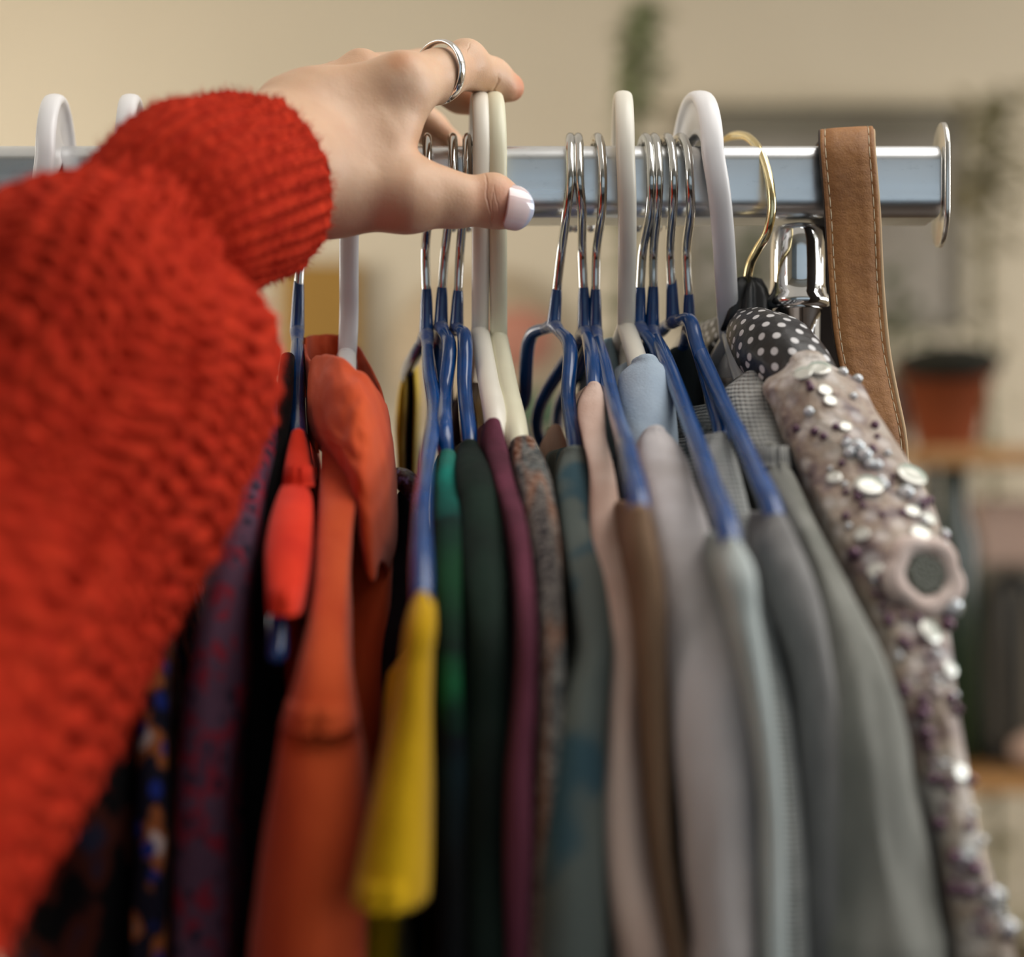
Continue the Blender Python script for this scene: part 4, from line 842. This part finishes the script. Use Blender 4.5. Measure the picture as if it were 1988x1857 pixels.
def knit_height(u, v, nu, nv):
    """chunky knit relief, u 0..1 round, v 0..1 along; arrays"""
    cu = u*nu; row = v*nv
    zz = .5+.5*np.cos(2*math.pi*(cu))                       # wale ribs
    st = .5+.5*np.cos(2*math.pi*(row+.5*np.abs(((cu+.5) % 1)-.5)*2))   # V shaped stitches
    return .45*zz+.55*st
def person():
    t = thing('person', 'person reaching in from the left in a chunky red sweater, pinching two hangers', 'person', tuple(P(-300, 1857, -.2)))
    V, Fc = hand_mesh(); body = mk('body', V, Fc, skin_mat(), t)
    sm = body.modifiers.new('smooth', 'SMOOTH'); sm.factor = .5; sm.iterations = 3
    # ring on the index finger
    c = P(853, 140, -.0305); nrm = np.array([.60, .78, .12]); nrm /= np.linalg.norm(nrm); u = np.cross(nrm, [0, 0, 1]); u /= np.linalg.norm(u); w = np.cross(u, nrm)
    th = np.linspace(0, 2*math.pi, 96, endpoint=False); ph = np.linspace(0, 2*math.pi, 20, endpoint=False); rings = []
    for a in th:
        rd = math.cos(a)*u+math.sin(a)*w; rings.append([c+rd*(.0097+.0008*math.cos(b))+nrm*.0016*math.sin(b) for b in ph])
    rings.append(rings[0]); mk('ring', *loft(rings, False, False), MAT['silver'], t)
    # thumb nail
    nm = M('pale_pink_nail'); nm.set(Roughness=.12); nm.b.inputs['Coat Weight'].default_value = 1; nm.b.inputs['Coat Roughness'].default_value = .05; nm.b.inputs['Subsurface Weight'].default_value = .1; nm.b.inputs['Subsurface Scale'].default_value = .003
    gx = nm.coord('UV'); sp = nm.node('ShaderNodeSeparateXYZ'); nm.l.new(gx, sp.inputs[0]); nm.color(nm.ramp(sp.outputs[0], [(0, lin((214, 178, 172))), (.3, lin((226, 200, 198))), (.78, lin((232, 212, 214))), (.9, lin((200, 208, 228)))]))
    ax = P(1030, 413, -.0345)-P(980, 402, -.0395); ax /= np.linalg.norm(ax); cen = P(992, 406, -.0402)+np.array([0, -.0007, 0]); up = np.array([-.12, -.25, 1.0]); up -= ax*(up@ax); up /= np.linalg.norm(up); out = np.cross(up, ax); out = out if out[1] < 0 else -out
    Rn = .0076; rings = []; uv = []; K = 22
    for i in range(K+1):
        s = i/K; xx = -.0056+s*.0100; e = 1-abs(2*(s-.5))**3.2*.42 if s > .5 else 1-abs(2*(s-.5))**3*.3
        row = []
        for j in range(25):
            q = (j/24-.5)*2; ang = q*math.radians(66)*e; rr = Rn-.0004*s
            row.append(cen+ax*(xx-.0012*q*q*(-.5+1.6*s))+up*math.sin(ang)*rr*.98+out*(math.cos(ang)*rr*.86+.0007-.0008*max(0, s-.6)**2*2)); uv.append((s, j/24))
        rings.append(row)
    o = mk('thumb_nail', *loft(rings, False, False, closed=False), nm.m, t, uv=uv); sd = o.modifiers.new('thick', 'SOLIDIFY'); sd.thickness = .0006; sd.offset = -1
    # wool
    wm = M('red_wool'); wm.set(Roughness=.95); wm.b.inputs['Specular IOR Level'].default_value = .15; wm.b.inputs['Sheen Weight'].default_value = .12; wm.b.inputs['Sheen Roughness'].default_value = .4; wm.b.inputs['Sheen Tint'].default_value = lin((250, 120, 90))
    wm.color(wm.ramp(wm.noise(260, wm.coord(), 4, .7), [(.3, lin((160, 26, 12))), (.7, lin((212, 60, 32)))])); wm.bump(wm.noise(1200, wm.coord(), 3, .7), .0012, .8)
    def knit_tube(name, ctrl, nseg, step, fn, par, caps=(False, False)):
        S = spline(np.array([list(P(a, b, c))+[r] for a, b, c, r in ctrl]), 40)
        d = np.concatenate([[0], np.cumsum(np.linalg.norm(np.diff(S[:, :3], axis=0), axis=1))]); n = int(d[-1]/step)
        dd = np.linspace(0, d[-1], n); S = np.column_stack([np.interp(dd, d, S[:, k]) for k in range(4)])
        # smooth the axis
        T, U, B = frames(S[:, :3]); th = np.linspace(0, 2*math.pi, nseg, endpoint=False)
        uu, vv = np.meshgrid(th/(2*math.pi), dd); disp = fn(uu, vv, dd[int(np.argmax(S[:, 0]))])
        rr = (S[:, 3][:, None]+disp)[..., None]
        rings = S[:, None, :3]+rr*(np.cos(th)[None, :, None]*U[:, None]+np.sin(th)[None, :, None]*B[:, None])
        o = mk(name, *loft(rings, *caps), wm.m, par); return o, rings
    def fn_sleeve(u, v, vr):
        out = np.zeros(u.shape); nu = 44; pitch = .0058
        wob = np.array([[nz(math.cos(a*6.283)*2.2, math.sin(a*6.283)*2.2, z*28) for a in u[0, ::6]] for z in v[:, 0]])
        wobu = np.array([np.interp(np.arange(u.shape[1]), np.arange(0, u.shape[1], 6), r) for r in wob])
        w2 = np.array([[nz(math.cos(a*6.283)*1.1+5, math.sin(a*6.283)*1.1, z*14) for a in u[0, ::6]] for z in v[:, 0]])
        w2 = np.array([np.interp(np.arange(u.shape[1]), np.arange(0, u.shape[1], 6), r) for r in w2])
        cu = u*nu+wobu*.9+w2*1.2; row = v/pitch+wobu*1.1+w2*1.5
        even = (np.floor(cu) % 2)*.5
        bump = np.clip(np.cos(2*math.pi*(cu*.5)), -1, 1)*np.cos(2*math.pi*(row*.5+even*0))
        zz = .5+.5*np.cos(2*math.pi*cu); st = .5+.5*np.cos(2*math.pi*(row+.35*np.abs(((cu) % 1)-.5)*2))
        r2 = row+.5*(np.floor(cu/1.0) % 2); hr = ((r2 % 1)-.5); hu = ((cu % 1)-.5); rid = np.floor(r2)*7.3+np.floor(cu)*3.1
        rnd = .5+.5*np.sin(rid*12.9898)
        hole = np.exp(-((hu+hr*.8)**2)/.07-(hr**2)/.030)*(.25+.9*rnd)*np.clip(.75+w2*1.6, .15, 1.3)
        out = .0008*bump+.0015*st**.6+.0006*zz-.0046*hole+.0062*w2+.0034*wobu
        return out
    def fn_cuff(u, v, vr):
        nu = 34; row = v/.0040; cu = u*nu; rib = .5+.5*np.cos(2*math.pi*cu)
        st = .5+.5*np.cos(2*math.pi*(row+np.abs((cu % 1)-.5)))
        w = np.array([[nz(math.cos(a*6.283)*3, math.sin(a*6.283)*3, z*60) for a in u[0, ::6]] for z in v[:, 0]]); w = np.array([np.interp(np.arange(u.shape[1]), np.arange(0, u.shape[1], 6), r) for r in w])
        return (.0012*rib+.0006*st*rib)*(1-.75*np.exp(-((v-vr)/.0035)**2))+.0016*w
    cuff_ctrl = [(255, 478, -.119, .0165), (300, 440, -.112, .0222), (345, 412, -.105, .0254), (395, 391, -.095, .0268), (450, 374, -.082, .0265), (492, 362, -.071, .0262), (500, 360, -.069, .0250), (492, 362, -.071, .0236), (430, 378, -.086, .0232)]
    sl_ctrl = [(425, 392, -.092, .017), (400, 398, -.096, .0200), (360, 418, -.104, .0190), (308, 455, -.112, .0222), (255, 528, -.118, .0335), (203, 650, -.128, .0440), (112, 830, -.142, .0438), (-15, 1035, -.160, .0420), (-160, 1255, -.182, .0415), (-330, 1530, -.205, .0415), (-520, 1860, -.225, .041), (-700, 2200, -.235, .041)]
    so, rs = knit_tube('sweater_sleeve', sl_ctrl, 420, .00065, fn_sleeve, t, (True, True))
    ORG[so.name] = ORG[t.name]
    co, rc = knit_tube('cuff', cuff_ctrl, 360, .0006, fn_cuff, so)
    # wool fuzz
    frs = []; V, Fc = [], []
    for rings, cnt in ((rs, 22000), (rc, 9000)):
        n, m_, _ = rings.shape; cen = rings.mean(1)
        for k in range(cnt):
            i, j = int(rng.integers(3, n-3)), int(rng.integers(0, m_)); p = rings[i, j]
            if p[2] < 1.3 or p[0] < -.25: continue
            o_ = p-cen[i]; o_ /= np.linalg.norm(o_); a = rng.normal(size=3); a -= o_*(a@o_); a /= np.linalg.norm(a); L = rng.uniform(.0012, .0034)
            sd = np.cross(a, o_)*.00007; b = p-o_*.0004; q1 = p+o_*L*.5+a*L*.35; q2 = p+o_*L*rng.uniform(.35, .9)+a*L*.9; nV = len(V)
            V += [b-sd, b+sd, q1+sd, q1-sd, q2+sd*.5, q2-sd*.5]; Fc += [(nV, nV+1, nV+2, nV+3), (nV+3, nV+2, nV+4, nV+5)]
    fz = mk('wool_fuzz', np.array(V), Fc, wm.m, so); fz['kind'] = 'stuff'
person()

# ------------------------------------------------------------------ background, 2 m behind the rack
def leafy(name, label, base, pts, leaf, mat, stemmat, n, spread, cat='plant', seed=0, pot=None, group=None):
    rr = random.Random(seed); t = thing(name, label, cat, base, group); S = spline(np.array(pts), 8)
    mk('stem', *tube(pts, .008, 8, 4), stemmat, t); V, Fc = [], []
    for k in range(n):
        c = S[rr.randrange(len(S))]+np.array([rr.gauss(0, spread), rr.gauss(0, spread*.7), rr.gauss(0, spread*.5)])
        a = rr.uniform(0, 6.28); d = np.array([math.cos(a), math.sin(a)*.8, rr.uniform(-.5, .6)]); d /= np.linalg.norm(d); s = np.cross(d, [0, 0, 1.0]); s /= np.linalg.norm(s); L = leaf*rr.uniform(.6, 1.2); q = len(V)
        up = np.cross(s, d)
        V += [c, c+d*L*.35+s*L*.22+up*L*.05, c+d*L*.75+s*L*.15, c+d*L, c+d*L*.75-s*L*.15, c+d*L*.35-s*L*.22+up*L*.05, c+d*L*.5-up*L*.04]; Fc += [(q, q+1, q+6), (q+1, q+2, q+6), (q+2, q+3, q+6), (q+3, q+4, q+6), (q+4, q+5, q+6), (q+5, q, q+6)]
    mk('leaves', np.array(V), Fc, mat, t)
    if pot is not None: mk('pot', *pot[0], pot[1], t)
    return t
def pot_mesh(c, r, h): return lathe([(r*.02, 0), (r*.72, 0), (r*.76, .01), (r*.95, h*.8), (r*1.06, h*.8), (r*1.06, h), (r*.95, h), (r*.9, h*.9), (r*.02, h*.88)], c, 40)
def background():
    grn = plain('leaf_green', (168, 172, 128), .6); dgr = plain('dark_leaf_green', (100, 116, 72), .6); olv = plain('olive_leaf', (176, 166, 128), .7); stem = plain('plant_stem', (92, 88, 50), .7)
    terr = plain('terracotta', (142, 66, 24), .85); wood = M('honey_wood'); wood.set(Roughness=.6); wood.color(wood.ramp(wood.noise(4, wood.coord(scale=(1, 8, 8)), 4), [(.3, lin((150, 104, 56))), (.7, lin((186, 136, 80)))])); wood = wood.m
    blackm = plain('black_metal', (34, 33, 30), .5); grey = plain('grey_canvas', (168, 158, 144), .8); frm = plain('grey_frame', (126, 118, 100), .6); paper = plain('blush_cloth', (206, 172, 152), .9)
    # tall column plant in floor pot
    b = P(1205, 0, 2.05); b[2] = 0
    z1 = P(0, 25, 2.05)[2]
    leafy('column_plant', 'tall slender green plant rising behind the rail, centre right', b, [(b[0], 2.05, .3), (b[0]+.01, 2.05, 1.0), (P(1200, 0, 2.05)[0], 2.05, 1.55), (P(1232, 0, 2.05)[0], 2.05, z1-.2), (P(1246, 0, 2.05)[0], 2.05, z1)], .045, grn, stem, 900, .017, seed=5, pot=(pot_mesh((b[0], 2.05, 0), .14, .32), plain('white_pot', (200, 196, 188), .5)))
    # framed grey canvas on the wall
    y = 2.69; t = thing('wall_canvas', 'large grey canvas in a darker frame on the back wall, behind the strap', 'picture', (P(1600, 0, y)[0], y, P(0, 640, y)[2]))
    x0, x1, z0, z1 = P(1330, 0, y)[0], P(1862, 0, y)[0], P(0, 640, y)[2], P(0, 225, y)[2]
    mk('canvas', *box(x0+.02, x1-.02, y-.02, y-.002, z0+.02, z1-.06), grey, t, smooth=False)
    mk('frame', *merge([box(x0, x1, y-.035, y-.002, z1-.065, z1), box(x0, x1, y-.035, y-.002, z0, z0+.025), box(x0, x0+.02, y-.035, y-.002, z0, z1), box(x1-.02, x1, y-.035, y-.002, z0, z1)]), frm, t, smooth=False)
    bevel(tag(mk('picture_ledge', *box(P(1285, 0, 2.7)[0], P(1915, 0, 2.7)[0], 2.64, 2.698, z1+.012, z1+.03), plain('beige_ledge', (206, 192, 164), .8), smooth=False), 'thin beige ledge on the wall just above the grey canvas', 'shelf'), .004)
    # shelf unit on the right
    y0, y1 = 1.92, 2.22; s0, s1 = P(1765, 0, 2.0)[0], P(2250, 0, 2.0)[0]; zt = P(0, 905, y0)[2]; zl = P(0, 1542, y0)[2]
    t = thing('shelf_unit', 'open shelving unit with honey wood boards and black metal legs on the right', 'shelf', ((s0+s1)/2, 2.07, 0))
    for z in (zt, zl, .25): bevel(mk('shelf_board', *box(s0, s1, y0, y1, z, z+.035), wood, t, smooth=False), .004)
    for x in (s0+.012, s1-.012):
        for yy in (y0+.012, y1-.012): mk('leg', *box(x-.01, x+.01, yy-.01, yy+.01, 0, zt), blackm, t, smooth=False)
    # terracotta pot with dark soil plant, top shelf
    c = P(1836, 0, 2.05); ztop = zt+.035
    t = thing('terracotta_pot', 'orange terracotta flower pot on the top shelf board', 'flower pot', (c[0], 2.05, ztop)); hp = P(0, 690, 2.0)[2]-ztop
    mk('pot', *lathe([(.002, 0), (.052, 0), (.056, .006), (.082, hp*.78), (.094, hp*.78), (.096, hp), (.088, hp), (.08, hp*.9), (.002, hp*.88)], (c[0], 2.05, ztop), 48), terr, t)
    mk('soil', *sphere((c[0]-.012, 2.0, ztop+hp*.92), .098, 10, (1, 1, .36)), plain('dark_soil', (38, 36, 24), .95), t)
    c = P(1752, 0, 2.12); tag(mk('grey_vase', *lathe([(.002, 0), (.03, 0), (.045, .04), (.04, .1), (.02, .13), (.024, .14), (.002, .14)], (c[0]-.03, 2.13, ztop), 32), plain('grey_lilac_ceramic', (150, 138, 134), .5)), 'grey lilac vase half hidden behind the strap edge', 'vase')
    leafy('small_bush', 'round dark green plant behind the strap', (P(1745, 0, 2.3)[0], 2.35, 0), [(P(1745, 0, 2.35)[0], 2.35, .005), (P(1745, 0, 2.35)[0], 2.35, ztop+.02), (P(1745, 0, 2.35)[0], 2.35, P(0, 560, 2.35)[2])], .06, dgr, stem, 160, .03, seed=8)
    leafy('tall_cactus', 'pale branching plant reaching up at the right edge', (P(1920, 0, 2.45)[0], 2.45, 0), [(P(1930, 0, 2.45)[0], 2.45, .02), (P(1930, 0, 2.45)[0], 2.45, 1.2), (P(1915, 0, 2.45)[0], 2.45, P(0, 430, 2.45)[2]), (P(1925, 0, 2.45)[0], 2.45, P(0, 330, 2.45)[2]), (P(1940, 0, 2.45)[0], 2.45, P(0, 190, 2.45)[2])], .075, olv, stem, 260, .035, seed=9)
    leafy('trailing_plant', 'dark green plant behind the lower side of the rail, left of the post', (P(1430, 0, 2.3)[0], 2.3, 0), [(P(1430, 0, 2.3)[0], 2.3, .02), (P(1430, 0, 2.3)[0], 2.3, 1.2), (P(1420, 0, 2.3)[0], 2.3, P(0, 600, 2.3)[2]), (P(1460, 0, 2.3)[0], 2.3, P(0, 480, 2.3)[2])], .07, dgr, stem, 200, .04, seed=10)
    # middle shelf: green jar, blush box, lantern
    zm = zl+.035; c = P(1850, 0, 2.05)
    tag(mk('green_bottle', *lathe([(.002, 0), (.045, 0), (.05, .02), (.05, .42), (.03, .48), (.03, .58), (.034, .59), (.002, .59)], (c[0], 2.05, zm), 32), plain('dark_green_glass', (30, 42, 20), .25)), 'dark green bottle under the top shelf board', 'bottle')
    c = P(1930, 0, 2.1); t = thing('wire_lantern', 'dark arched wire lantern on the lower shelf board', 'lantern', (c[0], 2.06, zm))
    c = c+np.array([.02, 0, 0])
    for k in range(6):
        a = k*math.pi/3; mk('arch', *tube([(c[0]+.058*math.cos(a), 2.06+.058*math.sin(a), zm+.014), (c[0]+.058*math.cos(a), 2.06+.058*math.sin(a), zm+.25), (c[0]+.035*math.cos(a), 2.06+.035*math.sin(a), zm+.34), (c[0], 2.06, zm+.36)], .009, 8, 6), blackm, t)
    mk('base', *lathe([(.01, 0), (.068, 0), (.068, .012), (.01, .012)], (c[0], 2.06, zm), 32), blackm, t)
    c = P(1935, 0, 2.2); bevel(tag(mk('blush_box', *box(c[0]-.06, c[0]+.14, 2.14, 2.21, zm+.37, zm+.5), paper, smooth=False), 'blush pink box standing high between the two shelf boards', 'box'), .01)
    bevel(tag(mk('box_stand', *box(c[0]-.06, c[0]+.14, 2.14, 2.21, zm, zm+.37), plain('taupe_card', (128, 116, 98), .8), smooth=False), 'taupe storage box under the blush pink one', 'box'), .01)
    parts = [sphere((s0+.27, 1.955, zm+.040), .040, 12, (2.4, .9, 1))]
    tag(mk('folded_scarf', *parts[0], paper), 'blush folded scarf lying on the lower shelf board', 'scarf')
    c = P(1950, 0, 2.05); tag(mk('round_basket', *lathe([(.002, 0), (.1, 0), (.14, .12), (.13, .24), (.12, .24), (.002, .22)], (c[0], 2.07, .285), 36), plain('brown_wicker', (96, 84, 60), .9)), 'brown round basket on the bottom shelf board', 'basket')
    # left side wall things
    y = 2.69; x0, x1, z0, z1 = P(548, 0, y)[0], P(708, 0, y)[0], P(0, 850, y)[2], P(0, 512, y)[2]
    o = tag(mk('woven_panel', *box(x0, x1, y-.05, y-.003, z0, z1), plain('ochre_wicker', (168, 126, 56), .9, bump=(160, .004)), smooth=False), 'ochre woven panel hanging on the wall below the wrist', 'wall hanging'); bevel(o, .04, 6)
    t = thing('wall_print', 'round beige plate print with coral and green shapes on the wall behind the hangers', 'picture', (P(940, 0, y)[0], y, P(0, 880, y)[2]))
    c = P(940, 700, y)
    def disc_(cx, cz, r, yy, d, sx=1, sz=1):
        th = np.linspace(0, 2*math.pi, 48, endpoint=False); return loft([np.column_stack([cx+r*sx*np.cos(th), np.full(48, yy+q), cz+r*sz*np.sin(th)]) for q in (0, -d)])
    mk('plate', *disc_(c[0], c[2], .22, y, .02), plain('beige_plate', (204, 182, 150), .8), t)
    q = P(1010, 660, y); mk('coral_shape', *disc_(q[0], q[2], .085, y-.02, .004, 1, .9), plain('coral_paint', (206, 140, 116), .8), t)
    q = P(1040, 800, y); mk('green_shape', *disc_(q[0], q[2], .07, y-.02, .004, 1.2, .7), plain('sage_paint', (96, 118, 90), .8), t)
background()
